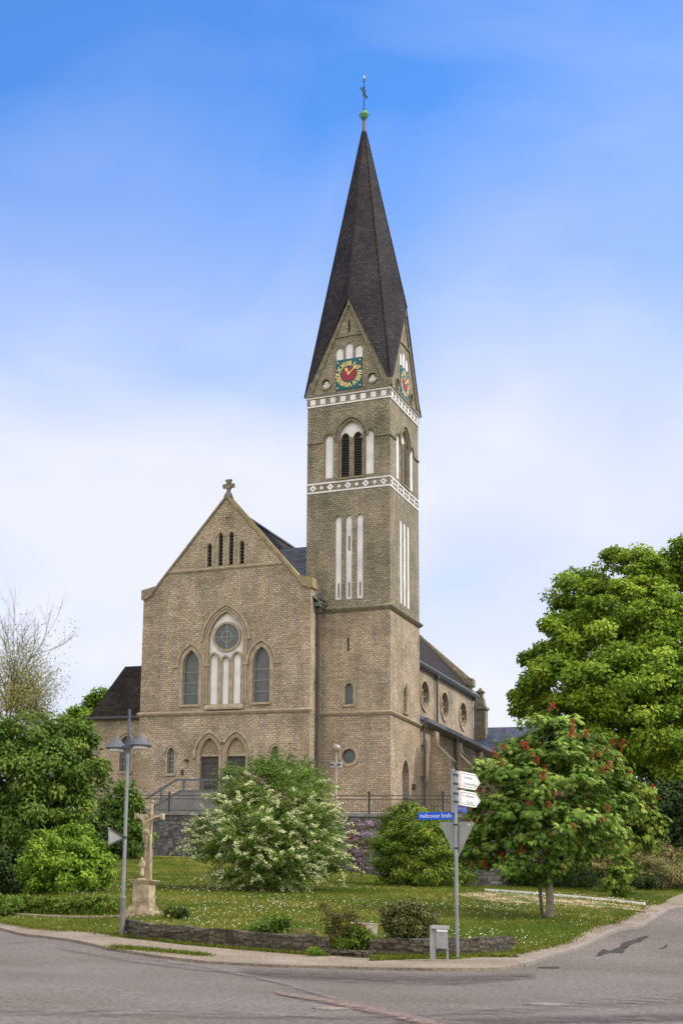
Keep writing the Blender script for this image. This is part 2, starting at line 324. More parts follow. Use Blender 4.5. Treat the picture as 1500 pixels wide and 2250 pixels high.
def tag(o, label, cat, group=None, kind=None):
    o['label'] = label; o['category'] = cat
    if group: o['group'] = group
    if kind: o['kind'] = kind
    return o
def struct(o): o['kind'] = 'structure'; return o
def text_polys(body, size=1., bold=0.):
    cu = bpy.data.curves.new('lettering', 'FONT'); cu.body = body; cu.size = size; cu.align_x = 'CENTER'; cu.align_y = 'CENTER'; cu.resolution_u = 3; cu.offset = bold
    o = bpy.data.objects.new('lettering', cu); C.objects.link(o); bpy.context.view_layer.update()
    dg = bpy.context.evaluated_depsgraph_get(); e = o.evaluated_get(dg); me = e.to_mesh()
    vs = [tuple(v.co) for v in me.vertices]; fs = [tuple(p.vertices) for p in me.polygons]
    e.to_mesh_clear(); bpy.data.objects.remove(o); bpy.data.curves.remove(cu)
    return vs, fs

# arches
def arch(cx, zs, hw, rise, n=10):
    """points from right spring over the apex to left spring"""
    if rise >= hw*1.001:
        R = (hw*hw+rise*rise)/(2*hw); a1 = math.acos(max(-1, min(1, (R-hw)/R)))
        r = [(cx+hw-R+R*math.cos(a1*i/n), zs+R*math.sin(a1*i/n)) for i in range(n+1)]
        return r+[(2*cx-u, v) for u, v in r[::-1][1:]]
    return [(cx+hw*math.cos(math.pi*i/(2*n)), zs+rise*math.sin(math.pi*i/(2*n))) for i in range(2*n+1)]
def arch_off(cx, zs, hw, rise, d, n=10):
    if rise >= hw*1.001:
        R = (hw*hw+rise*rise)/(2*hw); r2 = math.sqrt((R+d)**2-(R-hw)**2)
        return arch(cx, zs, hw+d, r2, n)
    return arch(cx, zs, hw+d, rise+d, n)
def opening(cx, z0, zs, hw, rise, n=10): return [(cx-hw, z0), (cx+hw, z0)]+arch(cx, zs, hw, rise, n)
def circle(cx, cz, r, n=28): return [(cx+r*math.cos(2*math.pi*i/n), cz+r*math.sin(2*math.pi*i/n)) for i in range(n)]
def face_y(y0): return lambda u, v, w: (u, y0-w, v)          # wall facing -y, w = outwards
def face_x(x0): return lambda u, v, w: (x0+w, u, v)          # wall facing +x
def skin(mb, outline, holes, mp, reveal=.35):
    """flat wall sheet with openings cut through, and their reveals"""
    polys = [outline]+holes
    flat = [p for q in polys for p in q]
    tr = tessellate_polygon([[Vector((u, v, 0)) for u, v in q] for q in polys])
    mb.add([mp(u, v, 0) for u, v in flat], [tuple(t) for t in tr])
    for q in holes:
        n = len(q); mb.add([mp(u, v, 0) for u, v in q]+[mp(u, v, -reveal) for u, v in q], [(i, (i+1) % n, n+(i+1) % n, n+i) for i in range(n)])

# ------------------------------------------------------------------ ground surface from surveyed points
GP = [(-200, 2250, 15.5), (0, 2250, 16), (750, 2250, 16.2), (1500, 2250, 16.5), (268, 2057, 36), (0, 2032, 44), (130, 2046, 40), (500, 2085, 34), (730, 2103, 33),
      (1003, 2104, 32.5), (1180, 2111, 32.3), (1290, 2073, 38), (1400, 2035, 45), (1500, 1990, 56), (316, 2014, 40), (130, 1968, 50), (0, 1975, 52), (560, 1962, 52), (900, 1947, 60),
      (720, 1990, 46), (1207, 2018, 43), (1415, 1988, 52), (1060, 1960, 67), (1357, 1962, 58), (1440, 1950, 64), (0, 2140, 24), (750, 2160, 25), (1300, 2150, 26)]
gx = [at(*q) for q in GP]
for x, zz in ((-22, -2.7), (-9.8, -2.55), (-4, -2.75), (1, -3.2), (8.2, -3.85), (16, -3.9)): gx.append(wl(x, -8, zz))
for x, zz in ((-16, -2.6), (5, -3.3), (24, -3.5)): gx.append(wl(x, 6, zz))
gx.append(Vector((0, 0, -.1))); gx.append(Vector((-10, 0, -.2))); gx.append(Vector((12, 0, .1)))
G = np.array([[p.x, p.y, p.z] for p in gx])
def tps_fit(P, lam=2.0):
    n = len(P); d = np.hypot(P[:, None, 0]-P[None, :, 0], P[:, None, 1]-P[None, :, 1])
    K = np.where(d > 0, d*d*np.log(d+1e-9), 0)+lam*np.eye(n)
    Q = np.c_[np.ones(n), P[:, :2]]; A = np.block([[K, Q], [Q.T, np.zeros((3, 3))]])
    return np.linalg.solve(A, np.r_[P[:, 2], 0, 0, 0])
TW = tps_fit(G)
def Hn(x, y):
    x = np.clip(np.asarray(x, float), -14, 48); y = np.clip(np.asarray(y, float), 2, 92)
    d = np.hypot(x[..., None]-G[:, 0], y[..., None]-G[:, 1])
    return (np.where(d > 0, d*d*np.log(d+1e-9), 0)@TW[:-3])+TW[-3]+TW[-2]*x+TW[-1]*y
def H(x, y): return float(Hn(np.array([x]), np.array([y]))[0])
def gp(px, py, off=0.):
    """ground point seen at a photo pixel"""
    w = ray(px, py); Y = np.linspace(8, 110, 800); X = w[0]/w[1]*Y; Z = EYE+w[2]/w[1]*Y
    d = Z-Hn(X, Y)-off; k = np.where(d <= 0)[0]
    if len(k) == 0 or k[0] == 0: return Vector((X[-1], Y[-1], H(X[-1], Y[-1])))
    i = k[0]; t = d[i-1]/(d[i-1]-d[i]); y = Y[i-1]+t*(Y[i]-Y[i-1]); x = w[0]/w[1]*y
    return Vector((x, y, H(x, y)))
def inpoly(x, y, poly):
    x = np.asarray(x); y = np.asarray(y); r = np.zeros(x.shape, bool); n = len(poly)
    for i in range(n):
        x1, y1 = poly[i]; x2, y2 = poly[(i+1) % n]
        c = ((y1 > y) != (y2 > y)) & (x < (x2-x1)*(y-y1)/((y2-y1) if y2 != y1 else 1e-9)+x1); r ^= c
    return r
def sheet(name, poly, step, off, m, skirt=.2, parent=None, wobble=0.):
    pts = []
    for i in range(len(poly)):
        a = Vector(poly[i][:2]); b = Vector(poly[(i+1) % len(poly)][:2]); k = max(1, int((b-a).length/step))
        for j in range(k):
            q = a+(b-a)*j/k
            if wobble: q += Vector((random.uniform(-wobble, wobble), random.uniform(-wobble, wobble)))
            pts.append(q)
    nb = len(pts); P2 = [(p.x, p.y) for p in pts]
    xs = [p[0] for p in P2]; ys = [p[1] for p in P2]
    X, Y = np.meshgrid(np.arange(min(xs), max(xs), step), np.arange(min(ys), max(ys), step)); X = X.ravel(); Y = Y.ravel()
    k = inpoly(X, Y, P2); allp = pts+[Vector((a, b)) for a, b in zip(X[k], Y[k])]
    r = delaunay_2d_cdt(allp, [], [list(range(nb))], 1, 1e-5)
    V = r[0]; Z = Hn(np.array([v.x for v in V]), np.array([v.y for v in V]))+off
    mb = MB(); mb.add([(v.x, v.y, z) for v, z in zip(V, Z)], [tuple(f) for f in r[2]])
    if skirt:
        zb = Hn(np.array([p[0] for p in P2]), np.array([p[1] for p in P2]))+off
        vs = [(p[0], p[1], z) for p, z in zip(P2, zb)]+[(p[0], p[1], z-skirt) for p, z in zip(P2, zb)]
        mb.add(vs, [(i, (i+1) % nb, nb+(i+1) % nb, nb+i) for i in range(nb)])
    o = mb.obj(name, m, parent, fix=False)
    me = o.data; fl = [p.index for p in me.polygons if p.normal.z < -.2]
    if fl:
        b = bmesh.new(); b.from_mesh(me); b.faces.ensure_lookup_table(); bmesh.ops.reverse_faces(b, faces=[b.faces[i] for i in fl]); b.to_mesh(me); b.free()
    return o
def g2(px, py): p = gp(px, py); return (p.x, p.y)

# base ground out to the horizon
def base_ground():
    def axis(a, b, step, far):
        c = list(np.arange(a, b+.1, step)); s = step; lo = a; hi = b; L = []; U = []
        while hi < far: s *= 1.5; hi += s; U.append(hi); lo -= s; L.append(lo)
        return np.array(L[::-1]+c+U)
    xs = axis(-16, 50, 2, 2500); ys = axis(0, 94, 2, 2500)
    X, Y = np.meshgrid(xs, ys); Z = Hn(X, Y)-.16
    nx = len(xs); mb = MB(); mb.v = [(a, b, c) for a, b, c in zip(X.ravel(), Y.ravel(), Z.ravel())]
    mb.f = [(j*nx+i, j*nx+i+1, (j+1)*nx+i+1, (j+1)*nx+i) for j in range(len(ys)-1) for i in range(nx-1)]
    struct(mb.obj('ground', 'lawn', fix=False))
base_ground()
EDGE_G = [g2(0, 2024), g2(130, 2041), g2(265, 2058), g2(400, 2070), g2(560, 2084), g2(720, 2097), g2(860, 2106), g2(1000, 2107), g2(1130, 2096), g2(1250, 2066), g2(1375, 2016), g2(1460, 1978), g2(1500, 1962)]
KERB = [g2(0, 2037), g2(120, 2058), g2(235, 2080), g2(340, 2097), g2(450, 2110), g2(600, 2118), g2(750, 2122), g2(950, 2126), g2(1095, 2125), g2(1150, 2117), g2(1200, 2101), g2(1300, 2068), g2(1400, 2035), g2(1500, 1992)]
def ext(P, d0, d1):
    a = Vector(P[0]); b = Vector(P[1]); c = Vector(P[-1]); e = Vector(P[-2])
    return [tuple(a+(a-b).normalized()*d0)]+P+[tuple(c+(c-e).normalized()*d1)]
EG = ext(EDGE_G, 34, 22); KB = ext(KERB, 34, 22)
lawn_poly = EG+[(48, 96), (-44, 96)]
struct(sheet('lawn', lawn_poly, 1.2, .02, 'lawn', .2))
struct(sheet('pavement', KB+EG[::-1], .7, -.01, 'gravel', .15))
struct(sheet('road', KB+[(60, -6), (-48, -6)], .8, -.07, 'asphalt', 0))
# kerb stones along the right-hand road
def off_line(P, d):
    out = []
    for i, p in enumerate(P):
        a = Vector(P[max(i-1, 0)]); b = Vector(P[min(i+1, len(P)-1)]); t = (b-a).normalized(); n = Vector((-t.y, t.x))
        out.append((p[0]+n.x*d, p[1]+n.y*d))
    return out
kr = KB[10:]
struct(sheet('kerb_stones', off_line(kr, -.03)+off_line(kr, .14)[::-1], .5, .004, 'kerb', .2))
def band(name, pts, m, off=-.055):
    """soft-edged worn band on the road; pts: (px, py, half width in photo px)"""
    L = []
    for (a, b) in zip(pts[:-1], pts[1:]):
        k = 8
        for j in range(k): t = j/k; L.append([a[i]*(1-t)+b[i]*t for i in range(3)])
    L.append(list(pts[-1])); V = []; al = []
    for i, (x, y, h) in enumerate(L):
        e = 0. if i in (0, len(L)-1) else 1.
        for f, q in ((-1, 0), (-.6, .55), (-.2, 1), (.2, 1), (.6, .55), (1, 0)):
            p = gp(x, y+f*h); V.append((p.x, p.y, H(p.x, p.y)+off)); al.append(q*e)
    F = [(i*6+j, i*6+j+1, (i+1)*6+j+1, (i+1)*6+j) for i in range(len(L)-1) for j in range(5)]
    o = MB().add(V, F).obj(name, m, fix=False); a_ = o.data.attributes.new('soft', 'FLOAT', 'POINT'); a_.data.foreach_set('value', al); return struct(o)
def soften(m, amount, ns=2.5):
    nt = MATS[m].node_tree; N = nt.nodes; L = nt.links; at_ = N.new('ShaderNodeAttribute'); at_.attribute_name = 'soft'
    tc = N.new('ShaderNodeTexCoord'); n = N.new('ShaderNodeTexNoise'); n.inputs['Scale'].default_value = ns; n.inputs['Detail'].default_value = 6; L.new(tc.outputs['Object'], n.inputs[0])
    r = N.new('ShaderNodeMapRange'); r.inputs[1].default_value = .3; r.inputs[2].default_value = .6; L.new(n.outputs[0], r.inputs[0])
    a = N.new('ShaderNodeMath'); a.operation = 'MULTIPLY'; L.new(at_.outputs['Fac'], a.inputs[0]); L.new(r.outputs[0], a.inputs[1])
    b = N.new('ShaderNodeMath'); b.operation = 'MULTIPLY'; b.inputs[1].default_value = amount; L.new(a.outputs[0], b.inputs[0])
    t = N.new('ShaderNodeBsdfTransparent'); mx = N.new('ShaderNodeMixShader'); L.new(b.outputs[0], mx.inputs[0]); L.new(t.outputs[0], mx.inputs[1]); L.new(N['Principled BSDF'].outputs[0], mx.inputs[2]); L.new(mx.outputs[0], N['Material Output'].inputs[0])
soften('asphalt_pale', .75); soften('asphalt_red', 1.3, 8); soften('asphalt_dark', .8)
band('worn_strip', [(-40, 2207, 12), (300, 2213, 12), (640, 2219, 10), (900, 2222, 8)], 'asphalt_pale')
band('pale_strip', [(900, 2216, 8), (1150, 2205, 12), (1350, 2192, 13), (1540, 2180, 14)], 'asphalt_pale')
band('reddish_strip', [(600, 2172, 4), (720, 2190, 7), (860, 2218, 9), (1000, 2250, 11), (1100, 2275, 12)], 'asphalt_red', -.05)
band('seam_strip', [(330, 2101, 3), (470, 2122, 4), (600, 2148, 4), (760, 2192, 4)], 'asphalt_pale', -.052)
band('worn_strip', [(120, 2075, 5), (300, 2105, 6), (450, 2124, 5), (640, 2132, 4)], 'asphalt_pale')
band('dark_strip', [(520, 2128, 9), (760, 2140, 13), (1000, 2146, 13), (1180, 2136, 8)], 'asphalt_dark')
band('dark_strip', [(860, 2236, 8), (1100, 2232, 12), (1300, 2228, 12), (1540, 2222, 10)], 'asphalt_dark')
struct(sheet('tar_patch', [g2(1305, 2096), g2(1325, 2080), g2(1340, 2084), g2(1365, 2068), g2(1425, 2050), g2(1420, 2056), g2(1372, 2078), g2(1366, 2089), g2(1345, 2087)], .4, -.060, 'tar', 0, wobble=.04))
struct(sheet('tar_crack', [g2(1446, 2080), g2(1455, 2076), g2(1466, 2068), g2(1464, 2075), g2(1456, 2079)], .3, -.060, 'tar', 0))
struct(sheet('tar_seam', [g2(1180, 2118), g2(1228, 2117), g2(1226, 2121), g2(1180, 2120)], .4, -.060, 'tar', 0))
def manhole(px, py, r, label, lid='gravel'):
    p = gp(px, py, -.07); t = thing('manhole_cover', label, 'manhole cover', (p.x, p.y, p.z-.07))
    e = .3; nx = (H(p.x+e, p.y)-H(p.x-e, p.y))/(2*e); ny = (H(p.x, p.y+e)-H(p.x, p.y-e))/(2*e)
    t.rotation_euler = Vector((-nx, -ny, 1)).to_track_quat('Z', 'Y').to_euler()
    MB().lathe([(r, 0), (r, .012), (r*.86, .014), (r*.86, 0)], n=32).obj('ring', 'cover_iron', t)
    MB().lathe([(r*.82, 0), (r*.82, .016), (r*.3, .018), (.01, .018)], n=32).obj('lid', lid, t)
manhole(732, 2217, .26, 'round manhole cover with pale lid beside the reddish strip in the road')
manhole(1205, 2208, .34, 'dark round manhole cover in the road in front of the chestnut tree', 'cover_iron')

# bark-mulch path and its white edging board
struct(sheet('mulch_path', [g2(1000, 1966), g2(1060, 1962), g2(1130, 1966), g2(1240, 1976), g2(1330, 1986), g2(1405, 1996), g2(1420, 2006), g2(1330, 1996), g2(1220, 1990), g2(1120, 1986), g2(1050, 1978)], .5, .045, 'mulch', .06, wobble=.12))
def board():
    A = gp(1066, 1959); B = gp(1415, 1990); mb = MB(); n = 12; d = (B-A).normalized(); nn = Vector((-d.y, d.x, 0)).normalized()
    pts = []
    for i in range(n+1):
        q = A+(B-A)*i/n; q.z = H(q.x, q.y); pts.append(q)
    for i in range(n):
        a, b = pts[i], pts[i+1]; vs = []
        for q in (a, b):
            for s, z in ((-.09, -.1), (.09, -.1), (.09, .11), (-.09, .11)): vs.append((q.x+nn.x*s, q.y+nn.y*s, q.z+z))
        mb.add(vs, [(0, 1, 5, 4), (1, 2, 6, 5), (2, 3, 7, 6), (3, 0, 4, 7), (0, 3, 2, 1), (4, 5, 6, 7)])
    tag(mb.obj('edging_board', 'plank'), 'long white edging board along the mulch path behind the chestnut tree', 'edging')
board()

# ------------------------------------------------------------------ the church
church = thing('church', 'sandstone church with gabled front, tall clock tower and dark slate spire', 'church', O, CH_ROT)
YF = -1.86; XR = -4.4; XL = -15.9; XC = -10.15
TW_, TS = 5.4, 6.2
FF = face_y(YF); FT = face_y(0); FS = face_x(0); FN = face_x(XR); 
def hood(mb, cx, zs, hw, rise, d0, d1, mp, w=.1, foot=0., drop=0.):
    A = arch_off(cx, zs, hw, rise, d0); B = arch_off(cx, zs, hw, rise, d1)
    if drop: A = [(A[0][0], zs-drop)]+A+[(A[-1][0], zs-drop)]; B = [(B[0][0], zs-drop)]+B+[(B[-1][0], zs-drop)]
    mb.strip(A, B, mp, .003, w)
    if foot:
        for sg, q in ((1, B[0]), (-1, B[-1])):
            x0 = q[0]-sg*(d1-d0); x1 = q[0]+sg*foot; lo, hi = sorted((x0, x1))
            mb.prism([(lo, q[1]-.14), (hi, q[1]-.14), (hi, q[1]), (lo, q[1])], mp, .003, w)
def pane(name, poly, mp, w, m, parent=church, label=None):
    mb = MB(); mb.prism(poly, mp, w, w-.06); return mb.obj(name, m, parent, label)
def lancet_window(cx, z0, zs, hw, rise, mp, rec=.25, bars=3, vert=False, glass='glass_dark', sill=True, hoodw=.0, hd=(.14, .26), jamb=.0, foot=0.):
    """window part with frame, pane, sill sub-parts"""
    op = opening(cx, z0, zs, hw, rise)
    fr = MB()
    t = .035 if hw < .4 else .05
    A = [(cx+hw, z0)]+arch(cx, zs, hw, rise)+[(cx-hw, z0)]; B = [(cx+hw-t, z0)]+arch_off(cx, zs, hw, rise, -t)+[(cx-hw+t, z0)]
    fr.strip(B, A, mp, -rec+.01, -rec+.05)
    for i in range(bars):
        z = z0+(zs-z0)*(i+1)/(bars+.6); fr.prism([(cx-hw+t, z-.024), (cx+hw-t, z-.024), (cx+hw-t, z+.024), (cx-hw+t, z+.024)], mp, -rec+.01, -rec+.035)
    if vert: fr.prism([(cx-.02, z0), (cx+.02, z0), (cx+.02, zs+rise-.06), (cx-.02, zs+rise-.06)], mp, -rec+.012, -rec+.037)
    w = fr.obj('window', 'leading', church)
    pane('pane', op, mp, -rec, glass, w)
    if sill:
        sb = MB(); e = hw+.1
        sb.add([mp(cx-e, z0-.16, .003), mp(cx+e, z0-.16, .003), mp(cx+e, z0-.02, .003), mp(cx-e, z0-.02, .003),
                mp(cx-e, z0-.16, .14), mp(cx+e, z0-.16, .14), mp(cx+e, z0-.08, .14), mp(cx-e, z0-.08, .14)],
               [(3, 2, 1, 0), (4, 5, 6, 7), (0, 1, 5, 4), (1, 2, 6, 5), (2, 3, 7, 6), (3, 0, 4, 7)]); sb.obj('sill', 'trim', w)
    if jamb or hoodw:
        hb = MB()
        if jamb:
            A = [(cx+hw+.0, z0)]+arch_off(cx, zs, hw, rise, .0)+[(cx-hw-.0, z0)]; B = [(cx+hw+jamb, z0)]+arch_off(cx, zs, hw, rise, jamb)+[(cx-hw-jamb, z0)]
            hb.strip(A, B, mp, .003, .03)
        if hoodw: hood(hb, cx, zs, hw, rise, hd[0], hd[1], mp, hoodw, foot)
        hb.obj('surround', 'trim', w)
    return op

# --- facade
holes = []
def facade():
    out = [(XL, -.3), (XR, -.3), (XR, 14.35), (XR-.03, 14.9), (-5.2, 14.95), (XC, 20.75), (-15.1, 14.95), (XL, 14.9)]
    H_ = []
    for cx, zt in ((-11.26, 17.78), (-10.49, 18.42), (-9.76, 18.42), (-9.01, 17.76)):
        H_.append(opening(cx, 16.26, zt-.22, .15, .22, 5))
    H_.append(opening(-10.02, 7.26, 11.35, 1.17, 1.86))
    for cx in (-12.37, -7.58): H_.append(opening(cx, 7.32, 9.86, .56, .98))
    for cx in (-10.95, -9.15): H_.append(opening(cx, 1.62, 4.12, .64, 1.05))
    for cx in (-13.6, -6.59): H_.append(opening(cx, 2.94, 4.22, .24, .36, 6))
    mb = MB(); skin(mb, out, H_, FF, .32)
    # sides and back of the facade block
    mb.add([(XR, YF, -.3), (XR, 0.5, -.3), (XR, .5, 14.9), (XR, YF, 14.9)], [(0, 1, 2, 3)])
    mb.add([(XL, YF, -.3), (XL, 3, -.3), (XL, 3, 14.9), (XL, YF, 14.9)], [(3, 2, 1, 0)])
    mb.add([(u, YF+.7, v) for u, v in out], [tuple(range(len(out)))[::-1]])
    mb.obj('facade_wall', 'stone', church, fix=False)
facade()
def copings():
    # sloping gable copings with kneelers
    for nm, y0, y1, xr, xl, zk, za in (('coping', YF-.1, YF+.75, XR, XL, 14.95, 20.78), ('coping', 36.9, 37.7, XR, XL, 14.9, 20.2)):
        for sg, xk, xe in ((1, -5.2, xr), (-1, -15.1, xl)):
            mb = MB(); t = .2 if sg > 0 else .13
            q = [(xk, zk), (XC, za), (XC, za+t*1.45), (xk, zk+t*1.45)]
            mb.prism(q, lambda u, v, w: (u, w, v), y0, y1)
            k = [(xe+sg*.12, zk-.55), (xe+sg*.12, zk+.06), (xk-sg*.02, zk+.28), (xk-sg*.02, zk+.02), (xk+sg*.28, zk-.40), (xe, zk-.62)]
            mb.prism(k, lambda u, v, w: (u, w, v), y0-.03, y1+.02)
            mb.obj(nm, 'coping' if sg > 0 and y0 < 0 else 'trim_mid', church)
copings()
def facade_parts():
    mb = MB()                                              # string courses
    mb.prism([(0, 6.62), (.06, 6.62), (.17, 6.74), (.17, 6.80), (0, 6.90)], lambda u, v, w: (w, YF-u-.003, v), XL-.15, XR+.15); mb.obj('string_course', 'trim', church)
    mb = MB(); mb.prism([(0, 16.0), (.05, 16.0), (.10, 16.1), (0, 16.2)], lambda u, v, w: (w, YF-u-.003, v), -14.1, -6.3); mb.obj('string_course', 'trim', church)
    mb = MB(); mb.prism([(0, .55), (.09, .55), (0, .75)], lambda u, v, w: (w, YF-u-.003, v), XL, XR); mb.prism([(0, -.3), (.09, -.3), (.09, .55), (0, .55)], lambda u, v, w: (w, YF-u-.003, v), XL-.09, XR+.09); mb.obj('plinth', 'trim', church)
    mb = MB()                                              # relief cross
    mb.box((-10.24, YF-.03, 19.47), (.09, .1, .9)); mb.box((-10.24, YF-.035, 19.49), (.66, .1, .09)); mb.obj('relief_cross', 'trim', church)
    # larger smooth stones at the corners
    for x0, sg in ((XL, 1), (XR, -1)):
        z = .8; k = 0
        while z < 13.6:
            if random.random() < .55 and not (6.0 < z < 7.0):
                w = (.62, .9)[k % 2]; MB().box((x0+sg*(w/2+.01), YF-.0, z+.2), (w, .02, .40)).obj('quoin', 'ashlar', church)
            z += random.choice((.44, .44, .9)); k += 1
    # finial cross on the gable
    mb = MB(); z0 = 20.9
    mb.box((XC, YF+.3, z0+.12), (.5, .5, .34), taper=.6); mb.box((XC, YF+.3, z0+.42), (.2, .2, .34)); 
    mb.box((XC, YF+.3, z0+.62), (.34, .2, .18)); mb.box((XC, YF+.3, z0+.75), (.78, .17, .26)); mb.box((XC, YF+.3, z0+.98), (.3, .17, .30)); mb.box((XC, YF+.3, z0+1.12), (.42, .16, .12))
    mb.obj('finial_cross', 'trim_dark', church)
    # gable lancets with louvres
    for cx, zt in ((-11.26, 17.78), (-10.49, 18.42), (-9.76, 18.42), (-9.01, 17.76)):
        mb = MB(); mb.prism(opening(cx, 16.26, zt-.22, .15, .22, 5), FF, -.26, -.32); w = mb.obj('louvre_window', 'void', church)
        mb = MB(); z = 16.32
        while z < zt-.1: mb.box((cx, YF+.2, z), (.28, .12, .03)); z += .22
        mb.obj('louvre', 'lead', w)
        mb = MB(); hood(mb, cx, zt-.22, .15, .22, .06, .2, FF, .07)
        mb.prism([(cx+.16, 16.25), (cx+.27, 16.25), (cx+.27, zt-.22), (cx+.16, zt-.22)], FF, .003, .03); mb.prism([(cx-.27, 16.25), (cx-.16, 16.25), (cx-.16, zt-.22), (cx-.27, zt-.22)], FF, .003, .03)
        mb.obj('surround', 'trim', w)
    # great central window: white plaster field, rose, three blind lancets
    cx = -10.02; op = opening(cx, 7.26, 11.35, 1.17, 1.86)
    rw = pane('blind_arcade', op, FF, -.24, 'plaster')
    mb = MB(); tops = []
    for c, h, s in ((-9.25, .27, 10.17), (-10.03, .235, 9.99), (-10.82, .27, 10.17)): tops.append(arch(c, s, h+.12, h*1.35+.12, 6))
    top = [p for t in tops for p in t]; top = [(min(max(u, cx-1.165), cx+1.165), v) for u, v in top]
    outl = [(cx-1.165, 7.28), (cx+1.165, 7.28)]+top
    hs = [opening(c, 7.30, s, h, h*1.35, 6) for c, h, s in ((-9.25, .255, 10.17), (-10.03, .22, 9.99), (-10.82, .255, 10.17))]
    skin(mb, outl, hs, lambda u, v, w: FF(u, v, w-.10), .13); mb.obj('arcade_frame', 'trim', rw, fix=False)
    mb = MB()
    for c, h, s in ((-9.25, .255, 10.17), (-10.03, .22, 9.99), (-10.82, .255, 10.17)): hood(mb, c, s, h, h*1.35, .03, .14, lambda u, v, w: FF(u, v, w-.10), .06)
    mb.obj('arch_moulding', 'trim', rw)
    mb = MB(); a = circle(cx+.02, 11.62, .82); b = circle(cx+.02, 11.62, .97); mb.strip(a+a[:1], b+b[:1], FF, -.236, -.12)
    rs = mb.obj('rose_window', 'trim', church)
    pane('pane', circle(cx+.02, 11.62, .82), FF, -.20, 'glass_dark', rs)
    mb = MB(); c0 = cx+.02; a = circle(c0, 11.62, .33); b = circle(c0, 11.62, .38); q = lambda u, v, w: FF(u, v, w)
    mb.strip(a+a[:1], b+b[:1], q, -.198, -.17)
    mb.prism([(c0-.82, 11.6), (c0+.82, 11.6), (c0+.82, 11.64), (c0-.82, 11.64)], q, -.197, -.175); mb.prism([(c0-.03, 10.82), (c0+.03, 10.82), (c0+.03, 12.42), (c0-.03, 12.42)], q, -.196, -.172)
    mb.obj('tracery', 'leading', rs)
    mb = MB(); hood(mb, cx, 11.35, 1.17, 1.86, .02, .14, FF, .04, drop=4.05); hood(mb, cx, 11.35, 1.17, 1.86, .36, .52, FF, .13)
    hood(mb, cx, 11.35, 1.17, 1.86, .19, .30, FF, .07, drop=4.05)
    mb.obj('hood_mould', 'trim', church)
    mb = MB(); mb.add([FF(cx-1.3, 7.0, .003), FF(cx+1.3, 7.0, .003), FF(cx+1.3, 7.26, .003), FF(cx-1.3, 7.26, .003), FF(cx-1.3, 6.92, .2), FF(cx+1.3, 6.92, .2), FF(cx+1.3, 7.02, .2), FF(cx-1.3, 7.02, .2)],
                     [(3, 2, 1, 0), (4, 5, 6, 7), (0, 1, 5, 4), (1, 2, 6, 5), (2, 3, 7, 6), (3, 0, 4, 7)]); mb.obj('sill', 'trim', church)
    for c in (-12.37, -7.58):
        lancet_window(c, 7.32, 9.86, .56, .98, FF, .26, 3, False, 'glass_dark', True, .11, (.30, .44), .24, .26)
    for c in (-13.6, -6.59):
        lancet_window(c, 2.94, 4.22, .24, .36, FF, .22, 4, True, 'glass_dark', True, .08, (.14, .26), .12)
    # twin doorway
    for c in (-10.95, -9.15):
        mb = MB(); mb.box2((c-.64, YF+.30, 1.5), (c+.64, YF+.36, 4.05)); d = mb.obj('door', 'door', church)
        mb = MB()
        for k in range(1, 6): mb.box((c-.64+k*.2133, YF+.295, 2.8), (.018, .02, 2.45))
        mb.box((c, YF+.29, 2.1), (1.2, .03, .09)); mb.box((c, YF+.29, 3.6), (1.2, .03, .09)); mb.obj('door_battens', 'iron', d)
        MB().tube([(c+.45, YF+.28, 2.65), (c+.45, YF+.2, 2.65), (c+.33, YF+.2, 2.65)], .02, 6).obj('handle', 'iron', d)
        mb = MB(); mb.prism([(c-.64, 4.05), (c+.64, 4.05)]+arch(c, 4.12, .64, 1.05), FF, -.22, -.30); t = mb.obj('tympanum', 'ashlar', church)
        mb = MB(); a = circle(c, 4.45, .26, 20); b = circle(c, 4.45, .31, 20); mb.strip(a+a[:1], b+b[:1], FF, -.222, -.18)
        for k in range(5): mb.box((c+.15*math.cos(k*1.256), YF+.2, 4.45+.15*math.sin(k*1.256)), (.09, .05, .09))
        mb.prism([(c-.64, 4.0), (c+.64, 4.0), (c+.64, 4.14), (c-.64, 4.14)], FF, -.215, -.14)
        mb.obj('tympanum_carving', 'trim', t)
        mb = MB()
        hood(mb, c, 4.12, .64, 1.05, 0, .10, FF, .03, drop=2.5); hood(mb, c, 4.12, .64, 1.05, .11, .20, FF, .07, drop=2.5)
        mb.obj('door_arch', 'trim', church)
    mb = MB()
    for sg, c in ((-1, -10.95), (1, -9.15)):
        A = arch_off(c, 4.12, .64, 1.05, .27); B = arch_off(c, 4.12, .64, 1.05, .45)
        if sg > 0: k = [i for i, p in enumerate(B) if p[0] > -10.05]
        else: k = [i for i, p in enumerate(B) if p[0] < -10.05]
        A = [A[i] for i in k]; B = [B[i] for i in k]
        if sg > 0: A = [(A[0][0], 3.9)]+A; B = [(B[0][0], 3.9)]+B
        else: A = A+[(A[-1][0], 3.9)]; B = B+[(B[-1][0], 3.9)]
        mb.strip(A, B, FF, .003, .14)
    mb.obj('hood_mould', 'trim', church)
    mb = MB(); mb.box((-12.45, YF-.15, 3.75), (.18, .28, .12)); mb.box((-12.75, YF-.08, 3.0), (.14, .14, .3)); mb.obj('wall_lantern', 'iron', church)
facade_parts()

